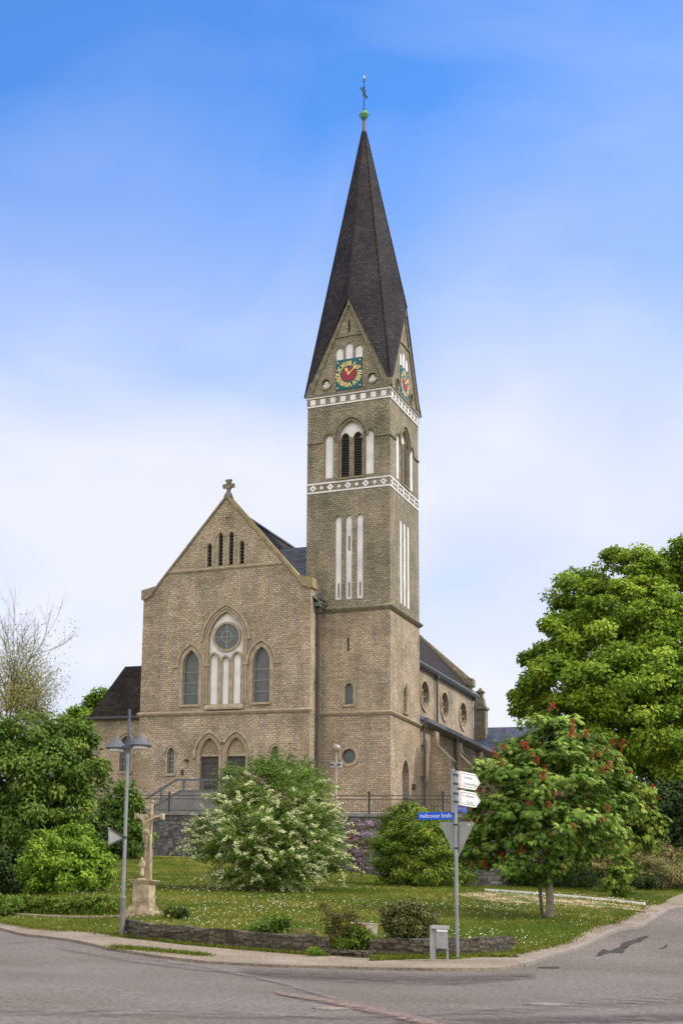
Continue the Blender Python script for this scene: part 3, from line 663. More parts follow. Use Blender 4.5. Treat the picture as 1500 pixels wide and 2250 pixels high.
# --- nave body, aisles, roofs
def nave():
    mb = MB(); out = [(0, 6.0), (37.4, 6.0), (37.4, 13.6), (0, 13.6)]
    ys = [11.5, 17.1, 22.8, 28.35, 33.9]
    hs = [circle(y, 11.4, 1.06) for y in ys if y > 7]
    skin(mb, out, hs, FN, .35)
    mb.add([(XL, 0, -.3), (XL, 37.4, -.3), (XL, 37.4, 13.6), (XL, 0, 13.6)], [(3, 2, 1, 0)])
    mb.add([(XL, 37.3, -.3), (XR, 37.3, -.3), (XR, 37.3, 14.9), (XC, 37.3, 20.3), (XL, 37.3, 14.9)], [(0, 1, 2, 3, 4)])
    mb.add([(XL, 37.0, 13.4), (XR, 37.0, 13.4), (XR, 37.0, 14.9), (XC, 37.0, 20.2), (XL, 37.0, 14.9)], [(4, 3, 2, 1, 0)])
    mb.add([(XR, 36.995, 13.6), (XR, 37.4, 13.6), (XR, 37.4, 14.9), (XR, 36.995, 14.9)], [(0, 1, 2, 3)])
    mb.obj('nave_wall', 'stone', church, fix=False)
    for y in ys:
        a = circle(y, 11.4, 1.06); b = circle(y, 11.4, 1.28); mb = MB(); mb.strip(a+a[:1], b+b[:1], FN, .003, .09); w = mb.obj('round_window', 'trim', church)
        pane('pane', circle(y, 11.4, 1.06), FN, -.28, 'glass_dark', w)
        mb = MB(); q = FN; a = circle(y, 11.4, .4); b = circle(y, 11.4, .5); mb.strip(a+a[:1], b+b[:1], q, -.27, -.2)
        for k in range(8):
            c, s = math.cos(k*math.pi/4), math.sin(k*math.pi/4)
            mb.prism([(y+.5*c-.03*s, 11.4+.5*s+.03*c), (y+1.05*c-.03*s, 11.4+1.05*s+.03*c), (y+1.05*c+.03*s, 11.4+1.05*s-.03*c), (y+.5*c+.03*s, 11.4+.5*s-.03*c)], q, -.268, -.2)
        mb.obj('tracery', 'trim', w)
    # main roof
    mb = MB(); e = .28; zr = 20.3; xe = XR+.2; ze = 13.62
    for sg in (1, -1):
        x0 = XC+sg*(xe-XC); mb.add([(x0, YF+.6, ze), (x0, 36.99, ze), (XC, 36.99, zr), (XC, YF+.6, zr), (x0, YF+.6, ze-.12), (x0, 36.99, ze-.12), (XC, 36.99, zr-.12), (XC, YF+.6, zr-.12)],
               [(0, 1, 2, 3), (7, 6, 5, 4), (0, 4, 5, 1), (3, 2, 6, 7), (0, 3, 7, 4), (1, 5, 6, 2)])
    r = mb.obj('nave_roof', 'slate_brown', church)
    MB().box((XC, 17.6, zr+.02), (.3, 38.6, .12)).obj('ridge_tiles', 'lead', r)
    mb = MB(); mb.prism([(XR+.01, 13.22), (XR+.3, 13.34), (XR+.42, 13.52), (XR+.42, 13.66), (XR+.01, 13.66)], lambda u, v, w: (u, w, v), YF+.76, 37.9); mb.obj('gutter', 'lead', church)
    mb = MB(); mb.tube([(XR+.28, YF+.8, 13.82), (XR+.28, 36.9, 13.82)], .03, 6)
    for k in range(20): mb.tube([(XR+.28, YF+1+k*1.88, 13.66), (XR+.28, YF+1+k*1.88, 13.83)], .02, 5)
    mb.obj('snow_guard', 'iron', church)
    # cross roof joining nave and tower
    mb = MB(); mb.add([(XC, 3, 18.35), (-5.38, 3, 18.35), (-5.38, .05, 14.2), (XC, .05, 14.2), (XC, 6.1, 14.2), (-5.38, 6.1, 14.2)], [(0, 3, 2, 1), (0, 1, 5, 4), (1, 2, 5), (0, 4, 3), (2, 3, 4, 5)]); mb.obj('cross_roof', 'slate_blue', church)
    MB().add([(XR-.0, YF+.75, 13.7), (XR-1.2, YF+.75, 15.0), (XR-1.2, .4, 15.0), (XR, .4, 13.7)], [(0, 1, 2, 3)]).obj('flashing', 'lead', church)
    # right-hand aisle
    mb = MB(); out = [(TS, -.3), (37.3, -.3), (37.3, 6.95), (TS, 6.95)]
    wy = [7.15, 12.35, 17.5, 23.3, 29.0, 34.3]; hs = [opening(y, 3.4, 5.25, .42, .62, 7) for y in wy]
    skin(mb, out, hs, FS, .32); mb.add([(0, 37.3, -.3), (XR, 37.3, -.3), (XR, 37.3, 9.7), (0, 37.3, 6.95)], [(0, 1, 2, 3)])
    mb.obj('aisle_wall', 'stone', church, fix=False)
    for y in wy: lancet_window(y, 3.4, 5.25, .42, .62, FS, .25, 3, True, 'glass_dark', True, .09, (.16, .3), .14)
    mb = MB(); mb.prism([(.32, 7.05), (XR+.01, 9.72), (XR+.01, 9.56), (.32, 6.92)], lambda u, v, w: (u, w, v), TS+.02, 37.6); mb.obj('aisle_roof', 'slate_blue', church)
    mb = MB(); mb.prism([(.01, 6.75), (.28, 6.88), (.5, 7.0), (.5, 7.26), (.28, 7.26), (.01, 7.0)], lambda u, v, w: (u, w, v), TS+.03, 37.7); mb.obj('gutter', 'lead', church)
    for y in (9.1, 14.9, 20.7, 26.4, 32.1):
        mb = MB(); d = 1.3
        prof = [(0, -.3), (d+.15, -.3), (d+.15, 1.2), (d, 1.4), (d, 4.75), (.95, 5.15), (.72, 5.42), (.5, 5.62), (.3, 5.8), (.3, 6.74), (0, 6.74)]
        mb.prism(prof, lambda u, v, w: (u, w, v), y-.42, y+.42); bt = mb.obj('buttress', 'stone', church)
        cp = [(d+.06, 4.72), (d+.06, 4.86), (.95, 5.25), (.72, 5.52), (.5, 5.72), (.302, 5.9), (.302, 5.8), (.5, 5.6), (.72, 5.4), (.95, 5.13)]
        MB().prism(cp, lambda u, v, w: (u, w, v), y-.46, y+.46).obj('weathering', 'trim', bt)
    for y in (6.42, 14.1, 26.0): 
        mb = MB(); mb.tube([(.2, y, 0), (.2, y, 6.75)], .075, 8); mb.box((.2, y, 6.8), (.26, .26, .22))
        for z in (1.5, 3.5, 5.5): mb.box((.14, y, z), (.26, .2, .05))
        mb.obj('downpipe', 'pipe', church)
    for y in (25.6, 37.05):
        mb = MB(); mb.tube([(XR+.2, y, 8.8), (XR+.2, y, 13.4)], .08, 8); mb.box((XR+.2, y, 13.25), (.3, .3, .25)); mb.obj('downpipe', 'pipe', church)
    # left aisle with hipped roof, seen left of the facade
    mb = MB(); out = [(-20.4, -.3), (XL, -.3), (XL, 6.85), (-20.4, 6.85)]
    skin(mb, out, [opening(-17.8, 3.3, 5.1, .42, .55, 7)], FT, .32)
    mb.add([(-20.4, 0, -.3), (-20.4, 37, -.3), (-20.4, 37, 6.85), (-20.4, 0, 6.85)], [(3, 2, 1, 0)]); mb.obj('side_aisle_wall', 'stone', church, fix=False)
    lancet_window(-17.8, 3.3, 5.1, .42, .55, FT, .25, 3, True, 'glass_dark', True, .1, (.16, .3), .14)
    mb = MB(); e = -20.65; mb.add([(e, -.25, 6.86), (XL, -.25, 6.86), (XL, 1.6, 10.65), (-18.9, 1.6, 10.65), (-18.9, 4.4, 10.65), (XL, 4.4, 10.65), (e, 7.0, 6.86), (XL, 7.0, 6.86)],
                              [(0, 1, 2, 3), (0, 3, 4, 6), (3, 2, 5, 4), (4, 5, 7, 6), (0, 6, 7, 1)]); mb.obj('hipped_roof', 'slate_brown', church)
    mb = MB(); mb.add([(e, 7.0, 6.9), (XL, 7.0, 9.5), (XL, 37, 9.5), (e, 37, 6.9)], [(0, 1, 2, 3)]); mb.obj('side_aisle_roof', 'slate_brown', church)
    mb = MB(); mb.tube([(e-.05, -.32, 6.84), (XL-.05, -.32, 6.84)], .1, 8); mb.tube([(e-.07, -.32, 6.84), (e-.07, 37, 6.84)], .1, 8); mb.obj('gutter', 'pipe', church)
    # pinnacle, transept and its roof at the far end
    mb = MB(); mb.box2((-4.95, 39.7, 6), (-4.0, 40.65, 12.75)); mb.box((-4.47, 40.17, 12.86), (1.2, 1.2, .22)); mb.box((-4.47, 40.17, 13.35), (.85, .85, .8), taper=.72)
    mb.box((-4.47, 40.17, 13.98), (.44, .44, .5)); mb.box((-4.47, 40.17, 14.3), (.66, .66, .14)); mb.box((-4.47, 40.17, 14.52), (.4, .4, .3), taper=.3); mb.obj('pinnacle', 'trim_dark', church)
    mb = MB(); mb.box2((-6.3, 37.5, -.3), (3.8, 45.2, 8.2)); mb.prism([(37.5, 8.2), (45.2, 8.2), (41.3, 11.2)], lambda u, v, w: (w, u, v), -6.25, 3.75); mb.obj('transept_wall', 'stone', church)
    mb = MB()
    for y0, y1 in ((37.2, 41.3), (45.5, 41.3)): mb.add([(-6.4, y0, 8.05), (4.0, y0, 8.05), (4.0, y1, 11.38), (-6.4, y1, 11.38), (-6.4, y0, 7.9), (4.0, y0, 7.9), (4.0, y1, 11.23), (-6.4, y1, 11.23)], [(0, 1, 2, 3), (7, 6, 5, 4), (0, 4, 5, 1), (0, 3, 7, 4), (1, 5, 6, 2)])
    mb.obj('transept_roof', 'slate_blue', church)
    # downpipe and lead box where facade meets tower
    mb = MB(); mb.tube([(XR+.16, -.9, .1), (XR+.16, -.9, 13.0)], .09, 8); mb.box((XR+.2, -.9, 13.1), (.34, .34, .35))
    for z in (2, 4.2, 6.3, 8.6, 11): mb.box((XR+.08, -.9, z), (.3, .24, .06))
    mb.obj('downpipe', 'pipe', church)
    mb = MB(); mb.box2((XR+.003, YF+.5, 13.3), (XR+.36, -.01, 13.55)); mb.add([(XR+.003, YF+.2, 13.9), (XR+.36, YF+.5, 13.55), (XR+.36, -.01, 13.55), (XR+.003, -.01, 14.4)], [(0, 1, 2, 3)]); mb.obj('valley_gutter', 'lead', church)
nave()

# --- tower
def tower():
    base_f = [(-TW_, -.3), (0, -.3), (0, 13.3), (-TW_, 13.3)]; base_s = [(0, -.3), (TS, -.3), (TS, 13.3), (0, 13.3)]
    mb = MB()
    hf = [opening(-2.58, 7.3, 8.3, .27, .33, 6), [(-2.71, 10.62), (-2.59, 10.62), (-2.59, 11.47), (-2.71, 11.47)], circle(-2.57, 4.1, .45, 20)]
    skin(mb, base_f, hf, FT, .35)
    hs = [opening(3.05, 7.2, 8.3, .36, .5, 6), [(3.04, 10.6), (3.16, 10.6), (3.16, 11.5), (3.04, 11.5)], opening(3.0, .6, 3.2, .72, 1.03, 8)]
    skin(mb, base_s, hs, FS, .4)
    mb.add([(-TW_, TS, -.3), (0, TS, -.3), (0, TS, 13.3), (-TW_, TS, 13.3)], [(3, 2, 1, 0)])
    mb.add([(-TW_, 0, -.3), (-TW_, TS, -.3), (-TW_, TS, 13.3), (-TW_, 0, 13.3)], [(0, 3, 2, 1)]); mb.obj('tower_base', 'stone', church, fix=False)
    lancet_window(-2.58, 7.3, 8.3, .27, .33, FT, .2, 0, False, 'glass_dark', True, .07, (.16, .26), .13)
    lancet_window(3.05, 7.2, 8.3, .36, .5, FS, .3, 2, False, 'glass_dark', True, .05, (.16, .26), .0)
    a = circle(-2.57, 4.1, .45, 20); b = circle(-2.57, 4.1, .62, 20); mb = MB(); mb.strip(a+a[:1], b+b[:1], FT, .003, .07); w = mb.obj('round_window', 'trim', church); pane('pane', a, FT, -.2, 'glass_dark', w)
    mb = MB(); mb.box2((-2.71, .25, 10.62), (-2.59, .3, 11.47)); mb.obj('slit_window', 'void', church)
    mb = MB(); mb.box2((-.3, 3.04, 10.6), (-.25, 3.16, 11.5)); mb.obj('slit_window', 'void', church)
    d = pane('side_door', opening(3.0, .6, 3.2, .72, 1.03, 8), FS, -.33, 'door'); mb = MB(); hood(mb, 3.0, 3.2, .72, 1.03, 0, .15, FS, .03, drop=2.6); mb.obj('door_arch', 'trim', church)
    MB().box2((.003, 4.35, 2.5), (.2, 4.55, 2.85)).obj('wall_lantern', 'iron', church)
    # strings and weathered ledge
    for nm, pf, m in (('string_course', [(0, 6.62), (.06, 6.62), (.16, 6.74), (.16, 6.8), (0, 6.9)], 'trim'), ('tower_ledge', [(0, 13.12), (.07, 13.12), (.2, 13.28), (.2, 13.36), (0, 13.52)], 'trim_dark'), ('plinth', [(0, -.3), (.1, -.3), (.1, .55), (0, .75)], 'trim')):
        mb = MB(); q = pf; e = max(p[0] for p in pf)
        x0, x1, y0, y1 = (XR if nm != 'tower_ledge' else -TW_), 0, 0, TS
        # mitred ring along front and side
        n = len(q); V = []
        for cxx, cyy, sx, sy in ((x0, y0, 0, -1), (x1, y0, 1, -1), (x1, y1, 1, 1)):
            for o_, z in q: V.append((cxx+sx*(o_+.003), cyy+sy*(o_+.003) if sy < 0 else cyy+(o_ if nm == 'tower_ledge' else 0), z))
        F = []
        for k in range(2):
            for i in range(n): F.append((k*n+i, k*n+(i+1) % n, (k+1)*n+(i+1) % n, (k+1)*n+i))
        F.append(tuple(range(n))); F.append(tuple(2*n+i for i in range(n))[::-1]); mb.add(V, F)
        if nm == 'tower_ledge': mb.box2((-TW_-.2, 0, 13.15), (-TW_, TS+.2, 13.4)); mb.box2((-TW_, TS, 13.15), (0, TS+.2, 13.4))
        mb.obj(nm, m, church)
    mb = MB()
    # shaft z 13.3 .. 27.5 with recessed panels
    z0, z1 = 13.3, 27.55
    lf = [(-3.315, .215), (-2.64, .215), (-1.93, .215)]; ls = [(2.31, .215), (3.09, .215), (3.87, .215)]
    def face(outl, tall, bel, sidel, mp):
        hs = [opening(c, 13.92, 19.05, h, .32, 5) for c, h in tall]
        hs.append(opening(bel, 21.86, 24.45, .82, 1.12, 8)); hs += [opening(c, 21.9, 24.45, .27, .35, 6) for c in sidel]
        skin(mb, outl, hs, mp, .22)
    face([(-TW_, z0), (0, z0), (0, z1), (-TW_, z1)], lf, -2.5, (-3.95, -1.3), FT)
    face([(0, z0), (TS, z0), (TS, z1), (0, z1)], ls, 3.12, (1.65, 4.65), FS)
    mb.add([(-TW_, TS, z0), (0, TS, z0), (0, TS, z1), (-TW_, TS, z1)], [(3, 2, 1, 0)]); mb.add([(-TW_, 0, z0), (-TW_, TS, z0), (-TW_, TS, z1), (-TW_, 0, z1)], [(0, 3, 2, 1)])
    mb.obj('tower_shaft', 'stone_upper', church, fix=False)
    for tall, mp, bel, sidel in ((lf, FT, -2.5, (-3.95, -1.3)), (ls, FS, 3.12, (1.65, 4.65))):
        for i, (c, h) in enumerate(tall):
            p = pane('blind_panel', opening(c, 13.92, 19.05, h, .32, 5), mp, -.14 if mp is FT else -.03, 'plaster')
            if mp is FT:
                m2 = MB(); m2.prism([(c-.05, 14.1), (c+.05, 14.1), (c+.05, 15.0), (c-.05, 15.0)], mp, -.138, -.132)
                if i == 1: m2.prism([(c-.06, 17.05), (c+.06, 17.05), (c+.06, 18.0), (c-.06, 18.0)], mp, -.138, -.132)
                m2.obj('slit', 'trim_dark', p)
            m2 = MB(); m2.add([mp(c-h, 13.78, .004), mp(c+h, 13.78, .004), mp(c+h, 13.92, -.12), mp(c-h, 13.92, -.12)], [(0, 1, 2, 3)]); m2.obj('sill', 'trim_dark', p)
        for c in sidel:
            pane('blind_panel', opening(c, 21.9, 24.45, .27, .35, 6), mp, -.12 if mp is FT else -.03, 'plaster'); m2 = MB(); hood(m2, c, 24.45, .27, .35, .10, .2, mp, .07, .12); m2.obj('hood_mould', 'trim_dark', church)
        # belfry: white tympanum, two louvred lights
        bw = pane('belfry_window', opening(bel, 21.86, 24.45, .82, 1.12, 8), mp, -.2, 'plaster')
        for s in (-1, 1):
            c = bel+s*.41; op = opening(c, 21.88, 24.45, .26, .36, 6); m2 = MB(); m2.prism(op, mp, -.198, -.19); m2.obj('belfry_opening', 'void', bw)
            m2 = MB(); z = 22.0
            while z < 24.55: m2.prism([(c-.25, z), (c+.25, z), (c+.25, z+.05), (c-.25, z+.05)], mp, -.188, -.13); z += .17
            m2.obj('louvre', 'louvre', bw)
            m2 = MB(); A = [(c+.26, 21.88)]+arch(c, 24.45, .26, .36)+[(c-.26, 21.88)]; B = [(c+.30, 21.88)]+arch_off(c, 24.45, .26, .36, .04)+[(c-.30, 21.88)]; m2.strip(A, B, mp, -.187, -.10); m2.obj('light_frame', 'trim', bw)
        m2 = MB(); m2.prism([(bel-.11, 21.88), (bel+.11, 21.88), (bel+.11, 24.5), (bel-.11, 24.5)], mp, -.186, -.06)
        for s in (-1, 1): m2.prism([(bel+s*.76-.055, 21.88), (bel+s*.76+.055, 21.88), (bel+s*.76+.055, 24.5), (bel+s*.76-.055, 24.5)], mp, -.186, -.03)
        m2.obj('mullion', 'trim_mid', bw)
        m2 = MB(); hood(m2, bel, 24.45, .82, 1.12, 0, .08, mp, .05, drop=2.5); hood(m2, bel, 24.45, .82, 1.12, .22, .34, mp, .12, .0); m2.obj('hood_mould', 'trim_mid', church)
        wd = TW_ if mp is FT else TS; lo = -TW_ if mp is FT else 0; hi = lo+wd
        m2 = MB(); m2.prism([(lo, 24.30), (sidel[0]-.45, 24.30), (sidel[0]-.45, 24.40), (lo, 24.40)], mp, .003, .08); m2.prism([(sidel[1]+.45, 24.30), (hi, 24.30), (hi, 24.40), (sidel[1]+.45, 24.40)], mp, .003, .08); m2.obj('string_course', 'trim_dark', church)
        m2 = MB(); m2.prism([(bel-.95, 21.70), (bel+.95, 21.70), (bel+.95, 21.84), (bel-.95, 21.84)], mp, .003, .1); m2.obj('sill', 'trim_dark', church)
    # painted bands wrapping front and side
    for z, t, e, nm in ((20.97, .10, .035, 'painted_band'), (21.55, .10, .035, 'painted_band'), (26.78, .10, .06, 'painted_band'), (27.36, .11, .09, 'painted_band')):
        mb = MB(); mb.box2((-TW_-e, -e, z), (e, TS+e, z+t)); mb.obj(nm, 'plaster', church)
    mb = MB(); mb.box2((-TW_-.16, -.16, 27.475), (.16, TS+.16, 27.60)); mb.obj('cornice', 'trim_dark', church)
    mb = MB(); mb.box2((-TW_-.04, -.04, 26.885), (.04, TS+.04, 27.355)); mb.obj('frieze', 'stone_upper', church)
    for mp, lo, n1, p1, n2, p2 in ((FT, -TW_, 9, .575, 8, .665), (FS, 0, 10, .60, 9, .68)):
        wd = TW_ if mp is FT else TS
        mb = MB(); mk = MB(); c0 = lo+wd/2-(n1-1)*p1/2
        for i in range(n1):
            r = .23 if i % 2 == (0 if n1 % 2 else 0) else .13; c = c0+i*p1
            dm = MB().prism([(c-r, 21.31), (c, 21.31-r), (c+r, 21.31), (c, 21.31+r)], mp, .003, .03).obj('diamond_panel', 'plaster', church)
            if r > .2: MB().prism([(c-.07, 21.31), (c, 21.24), (c+.07, 21.31), (c, 21.38)], mp, .031, .036).obj('diamond_centre', 'stone_upper', dm)
        mb = MB(); c0 = lo+wd/2-(n2-1)*p2/2
        for i in range(n2): c = c0+i*p2; MB().prism([(c-.17, 26.93), (c+.17, 26.93), (c+.17, 27.28), (c-.17, 27.28)], mp, .043, .065).obj('square_panel', 'plaster', church)
        # gable
        cc = lo+wd/2; zb, za = 27.6, 33.75; hw = wd/2; 
        if mp is FT: cc = -2.65
        mb = MB(); outl = [(lo, zb), (lo+wd, zb), (cc, za)]
        gw = [(cc-.635, 30.66), (cc, 30.9), (cc+.635, 30.66)]
        hs = [opening(c, 29.8, zt-.34, .26, .34, 6) for c, zt in gw]+[circle(cc-1.52, 28.27, .33, 16), circle(cc+1.52, 28.27, .33, 16)]
        skin(mb, outl, hs, mp, .18); 
        back = [mp(u, v, -.45) for u, v in outl]; mb.add(back, [(0, 1, 2)]); mb.obj('tower_gable', 'stone_upper', church, fix=False)
        for c, zt in gw: pane('blind_panel', opening(c, 29.8, zt-.34, .26, .34, 6), mp, -.10 if mp is FT else -.03, 'plaster')
        for s in (-1, 1):
            c = cc+s*1.52; a = circle(c, 28.27, .31, 16); b = circle(c, 28.27, .42, 16); mb = MB(); mb.strip(a+a[:1], b+b[:1], mp, .003, .08); t = mb.obj('roundel', 'trim_mid', church)
            pane('roundel_back', circle(c, 28.27, .33, 16), mp, -.12, 'stone_upper', t)
            mb = MB()
            for k in range(3): mb.prism(circle(c+.13*math.cos(R_(90+120*k)), 28.25+.13*math.sin(R_(90+120*k)), .14, 12), mp, -.118, -.10-.004*k)
            mb.obj('trefoil', 'plaster', t)
        mb = MB(); mb.prism([(cc-.95, 31.33), (cc+.95, 31.33), (cc+.95, 31.43), (cc-.95, 31.43)], mp, .003, .08); mb.obj('string_course', 'trim_dark', church)
        mb = MB(); mb.prism([(cc-.05, 31.6), (cc+.05, 31.6), (cc+.05, 32.45), (cc-.05, 32.45)], mp, .003, .012); mb.obj('slit_window', 'void', church)
        mb = MB(); A = [(lo-.12, zb-.02), (cc, za+.02), (lo+wd+.12, zb-.02)]; B = [(lo-.12, zb+.34), (cc, za+.42), (lo+wd+.12, zb+.34)]
        mb.strip([(lo+.28, zb), (cc, za-.30), (lo+wd-.28, zb)], [(lo-.14, zb+.0), (cc, za+.12), (lo+wd+.14, zb+.0)], mp, -.3, .1); mb.obj('gable_coping', 'trim_dark', church)
        mb = MB(); mb.prism([(cc-.12, za-.35), (cc+.12, za-.35), (cc, za+.25)], mp, .101, .16); mb.obj('gable_tip', 'trim_mid', church)
        for u in ((lo, lo+wd)): pass
        # clock
        ck = .87; zc = 28.74; mb = MB(); mb.prism([(cc-.87, 27.72), (cc+.87, 27.72), (cc+.87, 29.76), (cc-.87, 29.76)], mp, .003, .05)
        cl = mb.obj('clock_face', 'clock_teal', church)
        mb = MB(); mb.prism(circle(cc, zc, .48, 28), mp, .051, .065); mb.obj('clock_disc', 'clock_red', cl)
        mb = MB()
        for i, tx in enumerate(('XII', 'I', 'II', 'III', 'IIII', 'V', 'VI', 'VII', 'VIII', 'IX', 'X', 'XI')):
            a = R_(90-30*i); vs, fs = text_polys(tx, .42, .008); xs = [v[0] for v in vs]; 
            rr = .70; up = (math.cos(a), math.sin(a)); rt = (up[1], -up[0])
            sx = min(1., .36/max(.01, max(xs)-min(xs)))*1.0
            pts = [(cc+up[0]*(rr+v[1])+rt[0]*v[0]*sx, zc+up[1]*(rr+v[1])+rt[1]*v[0]*sx) for v in vs]
            n = len(pts)
            mb.add([mp(u, v, .062) for u, v in pts], fs)
            # thicken strokes
            for dd in ((.010, 0), (-.010, 0)): mb.add([mp(u+dd[0], v+dd[1], .058+.001*abs(dd[0]+dd[1]*2)/.012) for u, v in pts], fs)
        mb.obj('numerals', 'gold', cl, fix=False)
        for ang, ln, wd2, head in ((R_(90-30*11.13), .48, .05, .12), (R_(90-6*8), .78, .035, .09)):
            up = (math.cos(ang), math.sin(ang)); rt = (up[1], -up[0]); mb = MB()
            sh = [(-wd2, -.08), (wd2, -.08), (wd2, ln*.62), (head, ln*.66), (.02, ln), (-.02, ln), (-head, ln*.66), (-wd2, ln*.62)]
            w0 = .075 if ln < .6 else .095
            mb.prism([(cc+up[0]*v+rt[0]*u, zc+up[1]*v+rt[1]*u) for u, v in sh], mp, w0, w0+.015); mb.obj('clock_hand', 'gold', cl)
        mb = MB()
        for sx in (-1, 1):
            for sz in (-1, 1): mb.prism(circle(cc+sx*.74, zc+sz*.86, .05, 10), mp, .051, .06)
        mb.obj('corner_ornament', 'gold', cl)
    # spire: eight slopes from four eaves corners and four gable peaks
    zt = 47.7; cx, cy = -2.7, 3.1; e = .16
    cor = [(-TW_-e, -e, 27.5), (e, -e, 27.5), (e, TS+e, 27.5), (-TW_-e, TS+e, 27.5)]; gb = [(-2.65, -.2, 34.0), (.2, 3.1, 34.0), (-2.65, TS+.2, 34.0), (-TW_-.2, 3.1, 34.0)]
    mb = MB(); r = .14
    octo = []
    for k in range(4): octo += [cor[k], gb[k]]
    tips = []
    for (x, y, z) in octo:
        d = math.hypot(x-cx, y-cy); tips.append((cx+(x-cx)/d*r, cy+(y-cy)/d*r, zt-.2))
    V = octo+tips; F = [(i, (i+1) % 8, 8+(i+1) % 8, 8+i) for i in range(8)]+[tuple(range(8, 16))]
    mb.add(V, F); mb.obj('spire', 'slate_spire', church)
    mb = MB()
    for k, (a, b) in enumerate(zip(octo, tips)):
        A = Vector(a); B = Vector(b); n = Vector((A.x-cx, A.y-cy, 0)).normalized()*.01; mb.tube([A+n, B+n*.5], [.05, .03], 5)
    mb.obj('spire_hips', 'slate_brown', church)
    mb = MB()                                              # back gables
    mb.add([(-TW_, TS, 27.6), (0, TS, 27.6), (-2.65, TS, 33.75)], [(2, 1, 0)]); mb.add([(-TW_, 0, 27.6), (-TW_, TS, 27.6), (-TW_, 3.1, 33.75)], [(0, 2, 1)]); mb.obj('tower_gable', 'stone_upper', church, fix=False)
    mb = MB(); mb.lathe([(.22, 46.7), (.13, 47.7), (.10, 48.3), (.16, 48.42), (.08, 48.5)], (cx, cy, 0), 10); mb.obj('spire_cap', 'lead', church)
    mb = MB(); mb.lathe([(.02, 48.42)]+[(.31*math.sin(math.pi*k/12), 48.77-.31*math.cos(math.pi*k/12)) for k in range(1, 12)]+[(.02, 49.09)], (cx, cy, 0), 20); mb.lathe([(.33, 48.74), (.33, 48.8), (.3, 48.8), (.3, 48.74)], (cx, cy, 0), 20); mb.obj('spire_ball', 'copper', church, smooth=True)
    mb = MB(); mb.tube([(cx, cy, 49), (cx, cy, 51.4)], [.05, .03], 6); mb.tube([(cx, cy, 51.3), (cx, cy, 51.6)], [.07, .05], 6); mb.tube([(cx, cy-.62, 50.45), (cx, cy+.62, 50.45)], .035, 6)
    for s in (-1, 1): mb.box((cx, cy+s*.62, 50.45), (.08, .06, .16)); mb.box((cx, cy+s*.2, 50.65), (.04, .04, .26)); mb.box((cx, cy+s*.2, 50.25), (.04, .04, .26))
    mb.box((cx, cy, 50.85), (.1, .14, .12)); mb.tube([(cx, cy, 49.0), (cx, cy, 49.35)], [.1, .05], 6); mb.obj('spire_cross', 'iron', church)
    MB().tube([(cx, cy, 51.45), (cx, cy, 51.62), (cx, cy, 51.78)], [.03, .07, .01], 8).obj('weathercock_tip', 'gold', church)
    mb = MB(); mb.box2((-.12, -.19, 27.6), (.19, .12, 28.05)); mb.obj('corner_block', 'trim_mid', church)
tower()

# ------------------------------------------------------------------ churchyard terrace, walls, railing, steps
terr = MB(); terr.box2((-40, -7.9, -.35), (14, 70, 0)); to = struct(terr.obj('terrace', 'gravel')); to.location = O; to.rotation_euler = (0, 0, CH_ROT)
rw = thing('retaining_wall', 'dark rubble retaining wall below the churchyard railing', 'wall', O, CH_ROT)
mb = MB()
def jag_wall(mb, x0, x1, y0, y1, z0, z1, n):
    """front sheet of a rubble wall with uneven stone face"""
    nx = int((x1-x0)*n); nz = int((z1-z0)*n); V = []
    for j in range(nz+1):
        for i in range(nx+1):
            V.append((x0+(x1-x0)*i/nx, y0-random.uniform(0, .09), z0+(z1-z0)*j/nz))
    mb.add(V, [(j*(nx+1)+i, j*(nx+1)+i+1, (j+1)*(nx+1)+i+1, (j+1)*(nx+1)+i) for j in range(nz) for i in range(nx)])
jag_wall(mb, -40, 14, -8.0, -7.6, -4.6, -.16, 3)
mb.add([(-40, -7.6, -4.6), (14, -7.6, -4.6), (14, -7.6, -.16), (-40, -7.6, -.16)], [(3, 2, 1, 0)])
mb.add([(14, -8.03, -4.6), (14, 60, -4.6), (14, 60, -.16), (14, -8.03, -.16)], [(0, 1, 2, 3)])
mb.obj('wall_face', 'rubble', rw, fix=False)
mb = MB()
x = -40
while x < 14.1: mb.box2((x+.01, -8.14, -.157), (min(x+1.95, 14.16)-.01, -7.5, .02)); x += 1.96
mb.obj('coping_slabs', 'concrete', rw)
def railing():
    t = thing('iron_railing', 'dark iron railing along the top of the churchyard retaining wall', 'railing', O, CH_ROT)
    xs = [1.2+4*k for k in range(-8, 4)]
    for i, x in enumerate(xs):
        mb = MB(); mb.box((x, -7.8, .55), (.09, .09, 1.1)); mb.box((x, -7.8, 1.13), (.14, .14, .07)); mb.lathe([(.05, 1.16), (.06, 1.22), (.01, 1.27)], (x, -7.8, 0), 8); mb.obj('post', 'iron', t)
        if i < len(xs)-1:
            mb = MB()
            for z, h in ((1.0, .045), (.80, .03), (.14, .035)): mb.box((x+2, -7.8, z), (3.9, .035, h))
            mb.obj('rail', 'iron', t)
            mb = MB(); k = x+.2
            while k < x+3.9: mb.box((k, -7.8, .5), (.018, .018, .72)); k += .145
            mb.obj('bar_panel', 'iron', t)
railing()
